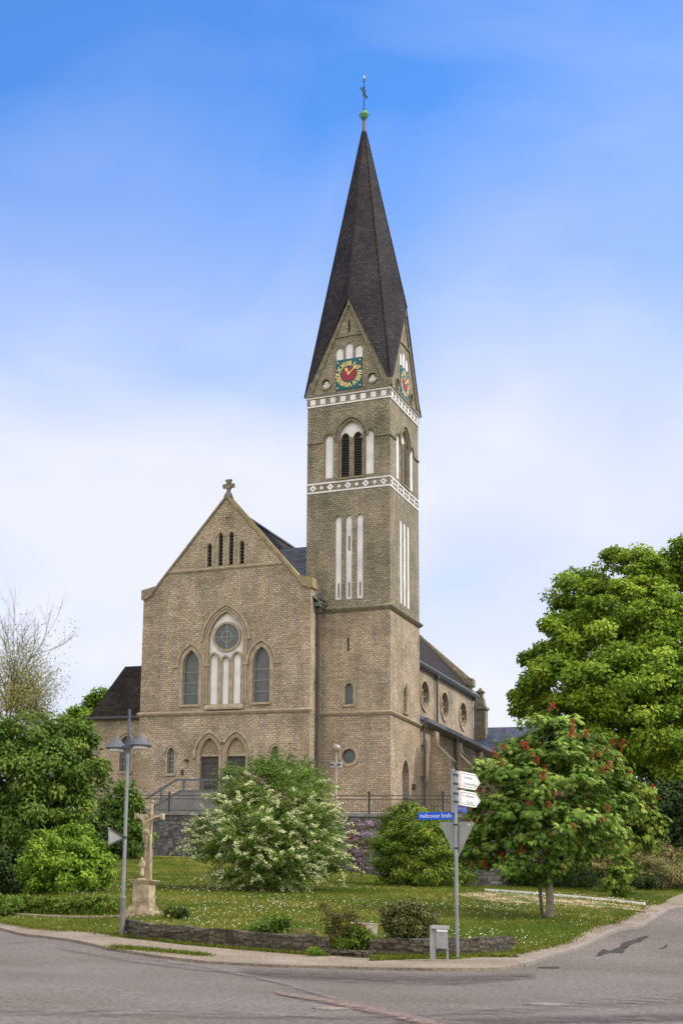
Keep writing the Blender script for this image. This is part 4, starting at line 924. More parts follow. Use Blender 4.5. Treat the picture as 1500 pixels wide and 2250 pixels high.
def steps():
    t = thing('entrance_steps', 'grey entrance steps and landing in front of the twin church doors', 'steps', O, CH_ROT)
    mb = MB(); mb.box2((-11.9, -4.4, 0), (-8.2, YF-.1, 1.58)); mb.obj('landing', 'concrete', t)
    for sg, xa in ((-1, -11.9), (1, -8.2)):
        for k in range(9):
            x0 = xa+sg*(k*.29); x1 = x0+sg*.288; mb = MB(); mb.box2((min(x0, x1), -4.38, 0), (max(x0, x1), YF-.12, 1.58-(k+1)*.158+.0)); mb.obj('step', 'concrete', t)
    mb = MB(); mp = lambda u, v, w: (u, -4.42-w, v)
    mb.prism([(-14.1, 0), (-6.0, 0), (-6.0, .15), (-8.5, 1.55), (-11.6, 1.55), (-13.6, .45), (-14.1, .12)], mp, 0, .12); p = mb.obj('parapet', 'concrete', t)
    mb = MB(); mb.prism([(-13.66, .42), (-11.62, 1.53), (-8.48, 1.53), (-5.98, .13), (-5.98, .23), (-8.44, 1.63), (-11.66, 1.63), (-13.7, .52)], mp, -.03, .15); mb.obj('parapet_cap', 'lead', p)
    mb = MB(); mb.prism([(-11.2, .25), (-10.0, .25), (-10.0, .95), (-10.2, 1.2), (-10.6, 1.3), (-11.0, 1.2), (-11.2, .95)], mp, .121, .15)
    mb.obj('parapet_panel', 'concrete', p)
    h = thing('handrail', 'blue-grey metal handrail above the entrance steps', 'handrail', O, CH_ROT)
    mb = MB(); mb.prism([(-14.15, 1.02), (-11.95, 2.30), (-8.0, 2.30), (-5.9, 1.1), (-5.9, .98), (-8.03, 2.18), (-11.9, 2.18), (-14.15, .88)], lambda u, v, w: (u, -4.52-w, v), 0, .07); mb.obj('rail', 'bluegrey', h)
    for x, z0, z1 in ((-14.0, .0, 1.0), (-12.9, .85, 1.7), (-11.4, 1.6, 2.2), (-10.15, 1.6, 2.2), (-8.75, 1.6, 2.2), (-7.1, .9, 1.7)): MB().box2((x-.06, -4.58, z0), (x+.06, -4.52, z1)).obj('post', 'bluegrey', h)
mat('bluegrey', (.075, .09, .115), .5, (.10, .12, .15), 3)
steps()
def side_steps():
    t = thing('side_steps', 'short stone steps with metal rail at the tower side door', 'steps', O, CH_ROT)
    for k in range(4): MB().box2((.12, 1.6, 0), (1.9-.32*k, 4.4, .16*(k+1))).obj('step', 'concrete', t)
    mb = MB()
    for y in (1.5,): 
        mb.tube([(.3, y, 1.75), (.9, y, 1.55), (2.2, y, .95)], .045, 6)
        for x, z in ((.5, 1.7), (1.3, 1.38), (2.15, .98)): mb.tube([(x, y, .0), (x, y, z)], .035, 6)
    mb.obj('rail', 'iron', t)
side_steps()

def low_wall(pts, h, th, m, label, noise=.03, hj=.03):
    P = [gp(*q) for q in pts]; L = []
    for i in range(len(P)-1):
        k = max(1, int((P[i+1]-P[i]).length/.25))
        L += [P[i]+(P[i+1]-P[i])*j/k for j in range(k)]
    L.append(P[-1]); mb = MB(); V = []
    c = L[0]
    for i, p in enumerate(L):
        t = (L[min(i+1, len(L)-1)]-L[max(i-1, 0)]); t.z = 0; t.normalize(); n = Vector((-t.y, t.x, 0))
        z = H(p.x, p.y)
        for (d, hh) in ((-.0, -.2), (-.0, h*.33), (.0, h*.66), (.03, h), (th*.5, h+.01), (th-.03, h), (th, h*.5), (th, -.2)):
            top = hh > h*.6
            V.append((p.x+n.x*d+random.uniform(-noise, noise)-c.x, p.y+n.y*d+random.uniform(-noise, noise)-c.y, z+hh+(random.uniform(-hj, hj) if top else 0)-c.z))
    m_ = 8
    F = [(i*m_+j, i*m_+(j+1) % m_, (i+1)*m_+(j+1) % m_, (i+1)*m_+j) for i in range(len(L)-1) for j in range(m_)]
    F += [tuple(range(m_)), tuple((len(L)-1)*m_+j for j in range(m_))[::-1]]
    mb.add(V, F); o = mb.obj('low_stone_wall', m); o.location = c; return tag(o, label, 'wall', )
low_wall([(266, 2052), (300, 2062), (400, 2071), (560, 2085), (640, 2092), (722, 2097)], .37, .35, 'rubble_low', 'long low rubble wall edging the lawn right of the lamp post')
low_wall([(726, 2099), (770, 2102), (806, 2104)], .10, .3, 'rubble_low', 'sunken end of a low wall in the gap in front of the bronze shrub', .04, .05)
low_wall([(812, 2100), (900, 2101), (990, 2100), (1075, 2097), (1130, 2091)], .36, .32, 'rubble_low', 'short low wall behind the litter bin and signpost')

# ------------------------------------------------------------------ street furniture
def base(px, py): p = gp(px, py); return p
def street_lamp():
    p = base(268, 2056); p.z -= .05; Y = p.y; s = ppm(Y)
    t = thing('street_lamp', 'tall grey lamp post with two conical hoods beside the stone crucifix', 'street lamp', p, R_(-58))
    h = 487/s
    mb = MB(); z1 = 82/s; mb.tube([(0, 0, -.1), (0, 0, z1)], .068, 12); mb.lathe([(.08, z1-.03), (.08, z1+.03), (.05, z1+.06)], n=12); mb.obj('pole_base', 'steel_rust', t)
    mb = MB(); mb.tube([(0, 0, z1), (0, 0, h*.80)], [.05, .042], 12); mb.obj('pole', 'steel', t)
    mb = MB(); mb.tube([(0, 0, h*.80), (0, 0, h)], [.042, .035], 10); mb.obj('mast_top', 'lamp_hood', t)
    z = h-82/s
    MB().box((0, 0, z), (.80, .08, .07)).obj('cross_arm', 'lamp_hood', t)
    for sg in (-1, 1):
        mb = MB(); mb.lathe([(.285, 0), (.29, .02), (.03, .30), (.01, .31)], (sg*.50, 0, z-.02), 24); hd = mb.obj('lamp_hood', 'lamp_hood', t)
        MB().lathe([(.17, -.06), (.19, 0), (.12, .0)], (sg*.50, 0, z-.03), 16).obj('lamp', 'white_paint', hd)
    MB().tube([(.03, 0, z+.28), (.24, 0, z+.12)], .02, 6).obj('stay', 'lamp_hood', t)
    # sign seen from behind, clamped to the pole
    sg = thing('traffic_sign', 'back of a small grey pointed sign clamped to the street lamp pole', 'sign', p+Vector((-.02, 0, (2056-1846)/s)), R_(205))
    mb = MB(); mb.prism([(.03, -.05), (.44, -.24), (.46, .22), (.07, .06)], lambda u, v, w: (u, w, v), -.01, .01); mb.obj('plate', 'signback', sg)
    mb = MB(); mb.tube([(0, .03, 0), (.42, .03, .20)], .016, 5); mb.tube([(0, .03, 0), (.42, .03, -.20)], .016, 5); mb.lathe([(.07, -.03), (.07, .03)], n=10); mb.obj('bracket', 'iron', sg)
street_lamp()

def signpost():
    p = base(1004, 2104); s = ppm(p.y); q = lambda py: (2104-py)/s
    t = thing('signpost', 'signpost with white arrows, blue street names and a triangular sign seen from behind', 'signpost', p)
    mb = MB(); mb.tube([(0, 0, -.2), (0, 0, q(1805))], .042, 12); mb.obj('pole', 'steel', t)
    mb = MB(); mb.tube([(-.05, .03, q(1800)), (-.05, .03, q(1708))], .052, 10); mb.lathe([(.06, q(1708)), (.05, q(1706))], (-.05, .03, 0), 10); mb.tube([(0.0, 0, q(1840)), (0, 0, q(1709))], .036, 12); mb.obj('upper_pole', 'steel', t)
    a = R_(44); du = Vector((math.cos(a), math.sin(a), 0)); dn = Vector((math.sin(a), -math.cos(a), 0))
    for z0, z1, l1, l2 in ((q(1746), q(1709), 'Festhalle', 'Schwimmbad'), (q(1784), q(1750), 'St. Johannes', 'Kirche')):
        zm = (z0+z1)/2; hh = (z1-z0)/2*.94; mp = lambda u, v, w: tuple(du*(u+.05)+dn*(w+.0)+Vector((0, 0, v)))
        L = .90; outl = [(0, zm-hh), (L-.22, zm-hh), (L, zm), (L-.22, zm+hh), (0, zm+hh)]
        mb = MB(); mb.prism(outl, mp, 0, .10); d = mb.obj('direction_sign', 'white_paint', t)
        inn = [(.02, zm-hh+.03), (L-.235, zm-hh+.03), (L-.05, zm), (L-.235, zm+hh-.03), (.02, zm+hh-.03)]; in2 = [(.035, zm-hh+.045), (L-.24, zm-hh+.045), (L-.07, zm), (L-.24, zm+hh-.045), (.035, zm+hh-.045)]
        mb = MB(); mb.strip(inn+inn[:1], in2+in2[:1], mp, .101, .103); mb.obj('border', 'sign_red' if False else 'sign_grey', d)
        mb = MB()
        for tx, vz, uo in ((l1, .065, .34), (l2, -.075, .42)):
            vs, fs = text_polys(tx, .115); mb.add([mp(uo+v[0], zm+vz+v[1], .103) for v in vs], fs)
        mb.obj('lettering', 'sign_grey', d, fix=False)
        mb = MB()
        for v in (zm-hh*.55, zm+hh*.55): mb.lathe([(.065, v-.015), (.065, v+.015)], n=10)
        mb.obj('clamp', 'iron', d)
    for nm, ang, L, zc, tx, u0 in (('Heilbronner Straße', math.atan2(.75, -.66), .92, q(1806), 'Heilbronner Straße', .045), ('Bachstr.', math.atan2(.85, .52), .88, q(1786.5), 'Bachstr.', .045)):
        du2 = Vector((math.cos(ang), math.sin(ang), 0)); f = -1 if du2.x < 0 else 1
        dn2 = Vector((du2.y, -du2.x, 0))*f
        if dn2.y > 0: dn2 = -dn2
        mp = lambda u, v, w: tuple(du2*u+dn2*w+Vector((0, 0, v)))
        mb = MB(); mb.prism([(u0, zc-.085), (u0+L, zc-.085), (u0+L, zc+.085), (u0, zc+.085)], mp, -.012, .012); d = mb.obj('street_name_sign', 'blue_sign', t)
        vs, fs = text_polys(tx, .125); w = max(v[0] for v in vs)-min(v[0] for v in vs); k = min(1.6, (L-.09)/w)
        mb = MB(); mb.add([mp(u0+L/2+f*v[0]*k, zc+v[1]*1.05, .014) for v in vs], fs); mb.obj('lettering', 'white_paint', d, fix=False)
        zz = .012
        mb = MB(); a_ = [(u0+.012, zc-.073), (u0+L-.012, zc-.073), (u0+L-.012, zc+.073), (u0+.012, zc+.073)]; b_ = [(u0+.02, zc-.065), (u0+L-.02, zc-.065), (u0+L-.02, zc+.065), (u0+.02, zc+.065)]
    a = math.atan2(.653, -.757); du3 = Vector((math.cos(a), math.sin(a), 0)); dn3 = Vector((-du3.y, du3.x, 0))
    if dn3.y < 0: dn3 = -dn3
    mp = lambda u, v, w: tuple(du3*u+dn3*w+Vector((0, 0, v)))
    zt = q(1819); S3 = .405; hh = .80; r = .04
    tri = [(-S3+r, zt), (S3-r, zt), (S3-.005, zt-.02), (S3-.01, zt-.06), (.04, zt-hh+.03), (0, zt-hh), (-.04, zt-hh+.03), (-S3+.01, zt-.06), (-S3+.005, zt-.02)]
    mb = MB(); mb.prism(tri, mp, .05, .062); y = mb.obj('yield_sign', 'signback', t)
    mb = MB(); ins = [(u*.9, zt-.02+(v-zt)*.9) for u, v in tri]; mb.prism([(u*.99, zt-.002+(v-zt)*.99) for u, v in tri], mp, .063, .066); mb.obj('sign_front', 'sign_red', y)
    mb = MB(); mb.prism([(u*.72, zt-.1+(v-zt)*.72) for u, v in tri], mp, .067, .069); mb.obj('sign_field', 'white_paint', y)
    mb = MB()
    for v in (zt-.07, zt-hh*.74): mb.lathe([(.055, v-.018), (.055, v+.018)], n=10)
    mb.obj('clamp', 'iron', y)
    mb = MB(); mb.prism(circle(-.29, zt-.06, .018, 10), mp, .046, .05); mb.obj('sticker', 'white_paint', y)
signpost()

def litter_bin():
    p = base(965, 2110); t = thing('litter_bin', 'grey metal litter bin on two flat posts at the pavement edge', 'litter bin', p, R_(-16)); t.scale = (.9, .9, .96)
    MB().box((-.155, 0, .36), (.13, .12, .80)).obj('leg', 'bin_grey', t); MB().box((.185, .02, .2), (.05, .10, .48)).obj('leg', 'bin_grey', t)
    MB().box((.06, 0, .46), (.27, .27, .40)).obj('bin_body', 'bin_grey', t)
    mb = MB(); mb.box((.02, 0, .725), (.42, .30, .07)); mb.box((.02, .0, .765), (.38, .26, .02)); mb.box((.06, .02, .67), (.29, .25, .04)); mb.obj('hood', 'lamp_grey', t)
    MB().box((.07, -.142, .60), (.09, .02, .05)).obj('lock', 'signback', t)
    MB().box((.06, -.14, .655), (.25, .015, .04)).obj('slot', 'white_paint', t)
litter_bin()

def globe_lamp():
    p = wl(-1.62, -5, 0); t = thing('globe_lamp', 'white pole lamp with round globe and two floodlights in front of the tower', 'lamp', p, CH_ROT)
    MB().tube([(0, 0, 0), (0, 0, 3.8)], [.045, .035], 10).obj('pole', 'lamp_grey', t)
    mb = MB(); mb.lathe([(.02, 3.70)]+[(.25*math.sin(math.pi*k/12), 3.97-.25*math.cos(math.pi*k/12)) for k in range(1, 12)]+[(.02, 4.22)], n=20); mb.obj('globe', 'globe', t, smooth=True)
    MB().lathe([(.07, 3.66), (.09, 3.76), (.06, 3.8)], n=12).obj('collar', 'lamp_grey', t)
    for s in (-1, 1):
        mb = MB(); mb.box((s*.2, -.05, 3.02), (.22, .18, .30)); f = mb.obj('floodlight', 'lamp_grey', t)
        MB().box((s*.2, -.145, 3.02), (.18, .015, .13)).obj('lens', 'iron', f)
    MB().box((0, 0, 2.98), (.6, .05, .05)).obj('bracket', 'lamp_grey', t)
globe_lamp()

def stone_block():
    p = base(805, 2066); p = p+Vector((0, .2, 0)); t = thing('stone_block', 'small pale stone block on the lawn behind the bronze shrub', 'stone block', p, R_(-14))
    mb = MB(); mb.box((0, 0, .14), (.62, .4, .50)); mb.obj('block', 'pale_stone', t); MB().box((0, 0, .405), (.66, .43, .03)).obj('top_slab', 'pale_stone', t)
stone_block()

def skin_figure(name, joints, edges, radii, m, parent, loc, rot=(0, 0, 0)):
    me = bpy.data.meshes.new(name); me.from_pydata(joints, edges, []); o = bpy.data.objects.new(name, me); C.objects.link(o)
    md = o.modifiers.new('skin', 'SKIN'); sk = me.skin_vertices[0].data
    for i, r in enumerate(radii): sk[i].radius = (r, r) if not isinstance(r, tuple) else r
    sk[0].use_root = True; md.use_smooth_shade = True
    sb = o.modifiers.new('sub', 'SUBSURF'); sb.levels = 1; sb.render_levels = 1
    me.materials.append(MATS[m]); o.parent = parent; o.location = loc; o.rotation_euler = rot; return o
def crucifix():
    p = base(315, 2013); s = ppm(p.y); z = lambda py: (2013-py)/s
    t = thing('wayside_crucifix', 'tall sandstone wayside crucifix on a stepped pedestal beside the lamp post', 'crucifix', p, CH_ROT)
    MB().box2((-.42, -.36, -.15), (.42, .36, z(2001))).obj('step', 'sandstone', t)
    mb = MB(); mb.box2((-.33, -.28, z(2001)), (.33, .28, z(1994))); mb.box((0, 0, z(1992)), (.58, .5, .05)); mb.obj('plinth', 'sandstone', t)
    mb = MB(); hz = z(1946)-z(1992); mb.box((0, 0, (z(1946)+z(1992))/2), (.50, .43, hz), taper=.96)
    mb.box((0, -.222, (z(1946)+z(1992))/2), (.34, .02, hz*.62)); mb.obj('pedestal', 'sandstone', t)
    mb = MB(); zc = z(1946); mb.box((0, 0, zc+.02), (.52, .45, .05)); mb.box((0, 0, zc+.06), (.60, .52, .05)); mb.box((0, 0, zc+.10), (.68, .58, .035)); mb.obj('cornice', 'sandstone', t)
    z0 = zc+.115; zt = z(1767); za = z(1802); c = (0.06, .08)
    mb = MB(); mb.box2((c[0]-.065, c[1]-.045, z0), (c[0]+.065, c[1]+.085, zt)); mb.box2((c[0]-.085, c[1]-.065, z0), (c[0]+.085, c[1]+.10, z(1872)))
    mb.box2((c[0]-.43, c[1]-.045, za-.055), (c[0]+.43, c[1]+.065, za+.055))
    for q in ((-.41, 0), (.41, 0)): mb.box((c[0]+q[0], c[1]+.005, za), (.07, .14, .17))
    mb.box((c[0], c[1]+.005, zt-.03), (.2, .15, .07)); mb.obj('cross', 'sandstone', t)
    mb = MB()
    for k in range(5): mb.box((c[0], c[1]-.10+.012*math.sin(k*1.6), z(1776)-k*.036), (.20-.02*k, .05, .032), rz=.1*math.sin(k))
    mb.obj('scroll', 'sandstone', t)
    y = c[1]-.19; h = za-.02
    J = [(0, y, h-.44), (0, y-.02, h-.30), (0, y-.01, h-.16), (0, y-.02, h-.09), (.015, y-.05, h-.02), (.015, y-.055, h+.06),
         (-.10, y, h-.11), (-.22, y+.04, h-.03), (-.37, y+.12, h+.02), (.10, y, h-.11), (.22, y+.04, h-.03), (.37, y+.12, h+.02),
         (-.045, y, h-.48), (-.03, y-.06, h-.64), (-.01, y, h-.82), (-.0, y-.04, h-.88), (.045, y, h-.48), (.04, y-.07, h-.63), (.02, y, h-.81), (.01, y-.05, h-.87)]
    E = [(0, 1), (1, 2), (2, 3), (3, 4), (4, 5), (2, 6), (6, 7), (7, 8), (2, 9), (9, 10), (10, 11), (0, 12), (12, 13), (13, 14), (14, 15), (0, 16), (16, 17), (17, 18), (18, 19)]
    Rr = [.085, .07, .09, .035, .05, .052, .045, .03, .022, .045, .03, .022, .055, .042, .027, .022, .055, .042, .027, .022]
    skin_figure('carved_figure', [(a+c[0], b, d) for a, b, d in J], E, Rr, 'sandstone', t, (0, 0, 0))
    mb = MB(); mb.lathe([(.10, -.46), (.105, -.40), (.085, -.37)], (c[0], y, h), 12); mb.tube([(c[0]+.07, y-.03, h-.42), (c[0]+.13, y-.03, h-.55)], [.03, .015], 6); mb.obj('loincloth', 'sandstone', t)
    f = z0; J = [(0, 0, f+.28), (0, 0, f+.06), (0, .0, f+.39), (0, .0, f+.49), (0, -.015, f+.555), (0, -.02, f+.62), (-.06, 0, f+.46), (-.085, -.04, f+.34), (-.02, -.09, f+.38), (.06, 0, f+.46), (.085, -.04, f+.35), (.02, -.10, f+.40)]
    E = [(0, 1), (0, 2), (2, 3), (3, 4), (4, 5), (3, 6), (6, 7), (7, 8), (3, 9), (9, 10), (10, 11)]; Rr = [.055, .075, .055, .05, .025, .045, .03, .025, .016, .03, .025, .016]
    skin_figure('carved_mourner', [(a-.02, b-.12, d) for a, b, d in J], E, Rr, 'sandstone', t, (0, 0, 0))
    MB().lathe([(.15, 0), (.13, .03), (.09, .05)], (-.02, -.12, f-.01), 12).obj('rocky_base', 'sandstone', t)
crucifix()

def house():
    p = at(1500, 1760, 118); p.z = 6.5; t = thing('red_house', 'dark red house half hidden behind the trees at the right edge', 'house', p, R_(-20))
    MB().box2((-4, 0, -4), (8, 9, 4.2)).obj('wall', 'house_wall', t); MB().prism([(-4.4, 4.1), (8.4, 4.1), (2, 8.6)], lambda u, v, w: (u, w, v), -.4, 9.4).obj('roof', 'slate_brown', t)
    for x in (-1.8, 1.2, 4.2):
        for z in (-.6, 2.0):
            w = MB().box((x, -.03, z+.7), (1.15, .08, 1.45)).obj('window', 'white_paint', t)
            MB().box((x, -.08, z+.7), (.95, .03, 1.25)).obj('pane', 'glass_dark', w)
house()
print('structures done')

# ------------------------------------------------------------------ vegetation
def quads_obj(name, V, tint, m, parent=None):
    """V: (n,4,3) leaf corners, tint: (n,)"""
    n = len(V); me = bpy.data.meshes.new(name)
    me.vertices.add(n*4); me.vertices.foreach_set('co', V.reshape(-1)); me.loops.add(n*4); me.loops.foreach_set('vertex_index', np.arange(n*4, dtype=np.int32))
    me.polygons.add(n); me.polygons.foreach_set('loop_start', np.arange(0, n*4, 4, dtype=np.int32)); me.polygons.foreach_set('loop_total', np.full(n, 4, dtype=np.int32))
    me.update(); a = me.attributes.new('tint', 'FLOAT', 'FACE'); a.data.foreach_set('value', np.clip(tint, 0, 1).astype(np.float32))
    me.materials.append(MATS[m]); o = bpy.data.objects.new(name, me); C.objects.link(o)
    if parent: o.parent = parent
    return o
def nrm(a): return a/np.maximum(np.linalg.norm(a, axis=-1, keepdims=True), 1e-9)
def rdir(n): return nrm(rng.normal(size=(n, 3)))
def leaf_quads(P, N, T, L, W, fold=.0):
    """rhombic leaves at P with normal N, long axis T"""
    T = nrm(T-N*np.sum(T*N, 1, keepdims=True)); B = np.cross(N, T); L = L[:, None]; W = W[:, None]
    return np.stack([P, P+T*L*.45+B*W*.5, P+T*L-N*L*fold, P+T*L*.45-B*W*.5], 1)
def subclumps(clumps, dens, rs, shell=.62, up=0.):
    """secondary clumps on and in the shell of the primary ones. clumps: (cx,cy,cz,rx,ry,rz)"""
    C_ = []; 
    for c in clumps:
        c = np.array(c, float); R = c[3:6]; rm = R.mean(); k = max(4, int(dens*(rm/rs)**2)) if rs < rm else 4
        d = rdir(k); 
        if up: d[:, 2] += up; d = nrm(d)
        r = shell+(1.06-shell)*rng.random(k)**.6
        C_.append(np.c_[c[:3]+d*R*r[:, None], d])
    return np.concatenate(C_)
def crown(name, clumps, nleaf, L, m, parent, base, rs=.5, dens=5., shell=.6, flat=.7, palmate=False, spread=.5, droop=.3, nup=.55, width=.55, fold=.12, up=0., zmin=None, tintbias=0.):
    sc = subclumps(clumps, dens, rs, shell, up); sc = sc[rng.random(len(sc)) > .12]; ns = len(sc); st = rng.random(ns)
    wt = .35+rng.random(ns)**1.5; idx = rng.choice(ns, nleaf, p=wt/wt.sum()); off = rdir(nleaf)*(rng.random(nleaf)**.5)[:, None]*rs*(.65+.7*rng.random(ns)[idx])[:, None]; off[:, 2] *= flat
    P = sc[idx, :3]+off; out = sc[idx, 3:6]
    nn = nrm(off/rs*.6+out*.45+np.array([0, 0, nup])+rng.normal(size=(nleaf, 3))*spread)
    T = nrm(out*.5+off/rs+np.array([0, 0, -droop])+rng.normal(size=(nleaf, 3))*.6)
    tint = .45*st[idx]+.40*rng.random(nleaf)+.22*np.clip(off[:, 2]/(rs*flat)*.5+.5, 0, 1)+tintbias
    if zmin is not None: k = P[:, 2] > zmin; P, nn, T, tint = P[k], nn[k], T[k], tint[k]
    if palmate:
        T = nrm(T-nn*np.sum(T*nn, 1, keepdims=True)); B = np.cross(nn, T); Q = []; TT = []
        for a, s in ((0, 1.), (38, .92), (-38, .92), (80, .7), (-80, .7)):
            t = T*math.cos(R_(a))+B*math.sin(R_(a)); t = nrm(t+np.array([0, 0, -.45])); l = np.full(len(P), L*s)*(.75+.5*rng.random(len(P)))
            Q.append(leaf_quads(P, nrm(nn+t*.2), t, l, l*.36, fold)); TT.append(tint+rng.normal(size=len(P))*.06)
        V = np.concatenate(Q); tint = np.concatenate(TT)
    else:
        l = L*(.65+.7*rng.random(len(P))); V = leaf_quads(P, nn, T, l, l*width, fold)
    V = V-np.array(base)
    return quads_obj(name, V, tint, m, parent), sc
def branch_path(a, b, sag=.15, n=5, j=.06):
    a = Vector(a); b = Vector(b); L = (b-a).length; pts = []
    for i in range(n+1):
        t = i/n; p = a.lerp(b, t); p.z += sag*L*math.sin(math.pi*t)*.6; p += Vector((random.uniform(-j, j), random.uniform(-j, j), random.uniform(-j, j)))*L*.5*math.sin(math.pi*t); pts.append(p)
    return pts
def trunk_limbs(t, base, top, r0, r1, targets, m, j=.05, fork=.45, name='trunk'):
    mb = MB(); b = Vector(base); tp = Vector(top)-b; n = 8; pts = [Vector((0, 0, -.3)), Vector((0, 0, 0))]
    for i in range(1, n+1): pts.append(tp*i/n+Vector((random.uniform(-j, j), random.uniform(-j, j), 0)))
    rad = [r0*1.5, r0*1.15]+[r0+(r1-r0)*i/n for i in range(1, n+1)]
    mb.tube(pts, rad, 10)
    for q in targets:
        q = Vector(q)-b; f = random.uniform(fork, .95); s = tp*f; rr = r0+(r1-r0)*f; pp = branch_path(s, q, .1, 6)
        mb.tube(pp, [rr*.55*(1-.85*i/6) for i in range(7)], 6)
        for k in range(3):
            a = pp[random.randint(2, 5)]; e = a+Vector((random.uniform(-1, 1), random.uniform(-1, 1), random.uniform(-.2, 1)))*min(1.2, (q-s).length*.22); mb.tube(branch_path(a, e, .05, 3), [rr*.2, rr*.14, rr*.1, rr*.04], 5)
    return mb.obj(name, m, t)
def pxc(lst, Y, asp=.9):
    """crown clumps from their measured places: (px, py, rx_px, ry_px, depth offset)"""
    out = []
    for q in lst:
        px, py, rx, ry = q[:4]; dz = q[4] if len(q) > 4 else 0
        c = at(px, py, Y+dz); s = ppm(Y+dz); a, b = rx/s, ry/s; out.append((c.x, c.y, c.z, a, a*asp, b))
    return out
def plant(name, label, cat, px, py, Y=None, group=None):
    p = gp(px, py) if Y is None else at(px, py, Y); return thing(name, label, cat, p, 0, group), p

def big_lime():
    Y = 92; p = Vector((at(1480, 1900, Y).x, Y, 4.6)); t = thing('lime_tree', 'huge broad bright green tree filling the right edge', 'tree', p)
    cl = pxc([(1370, 1265, 75, 60, 0), (1270, 1310, 75, 60, 2), (1220, 1400, 60, 70, 0), (1180, 1440, 28, 45, 3), (1300, 1400, 90, 80, -4), (1400, 1360, 100, 80, -3), (1480, 1290, 70, 60, 2), (1530, 1230, 60, 50, 0),
              (1500, 1400, 90, 80, -4), (1240, 1490, 80, 65, -4), (1330, 1500, 100, 70, -7), (1430, 1480, 90, 70, -6), (1510, 1500, 80, 80, -6), (1170, 1540, 38, 60, 0), (1230, 1590, 60, 60, -3),
              (1380, 1600, 110, 80, -6), (1480, 1620, 90, 90, -7), (1300, 1640, 80, 70, -2), (1450, 1700, 100, 70, -2), (1560, 1400, 90, 110, 0), (1580, 1600, 100, 120, 0), (1350, 1420, 130, 130, 6), (1460, 1560, 140, 140, 6), (1640, 1350, 110, 120, 3), (1490, 1250, 45, 45, 1), (1450, 1260, 50, 45, 1), (1515, 1205, 30, 28, 1), (1410, 1290, 60, 50, 0), (1370, 1225, 35, 30, 1), (1680, 1550, 120, 140, 3)], Y, .8)
    crown('crown', cl, 290000, .24, 'leaf_lime', t, p, rs=.75, dens=4.0, shell=.45, flat=.65, spread=.6, nup=.7, width=.75, droop=.3)
    trunk_limbs(t, p, (p.x+.3, Y, 17), .55, .2, [c[:3] for c in cl], 'bark', fork=.25)
big_lime()
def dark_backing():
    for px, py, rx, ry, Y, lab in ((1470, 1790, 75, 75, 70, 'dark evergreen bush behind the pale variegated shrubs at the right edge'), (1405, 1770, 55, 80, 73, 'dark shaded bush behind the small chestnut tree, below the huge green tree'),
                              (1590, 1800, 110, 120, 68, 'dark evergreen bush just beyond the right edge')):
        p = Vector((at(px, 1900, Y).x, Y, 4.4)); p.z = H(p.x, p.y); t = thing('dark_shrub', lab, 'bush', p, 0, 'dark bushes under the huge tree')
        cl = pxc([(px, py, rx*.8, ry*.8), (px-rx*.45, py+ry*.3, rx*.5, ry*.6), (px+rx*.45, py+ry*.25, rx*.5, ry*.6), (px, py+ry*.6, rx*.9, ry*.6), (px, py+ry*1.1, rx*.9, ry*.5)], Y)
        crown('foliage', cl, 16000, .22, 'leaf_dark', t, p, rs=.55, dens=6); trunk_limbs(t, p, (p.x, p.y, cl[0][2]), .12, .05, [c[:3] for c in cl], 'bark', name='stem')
dark_backing()

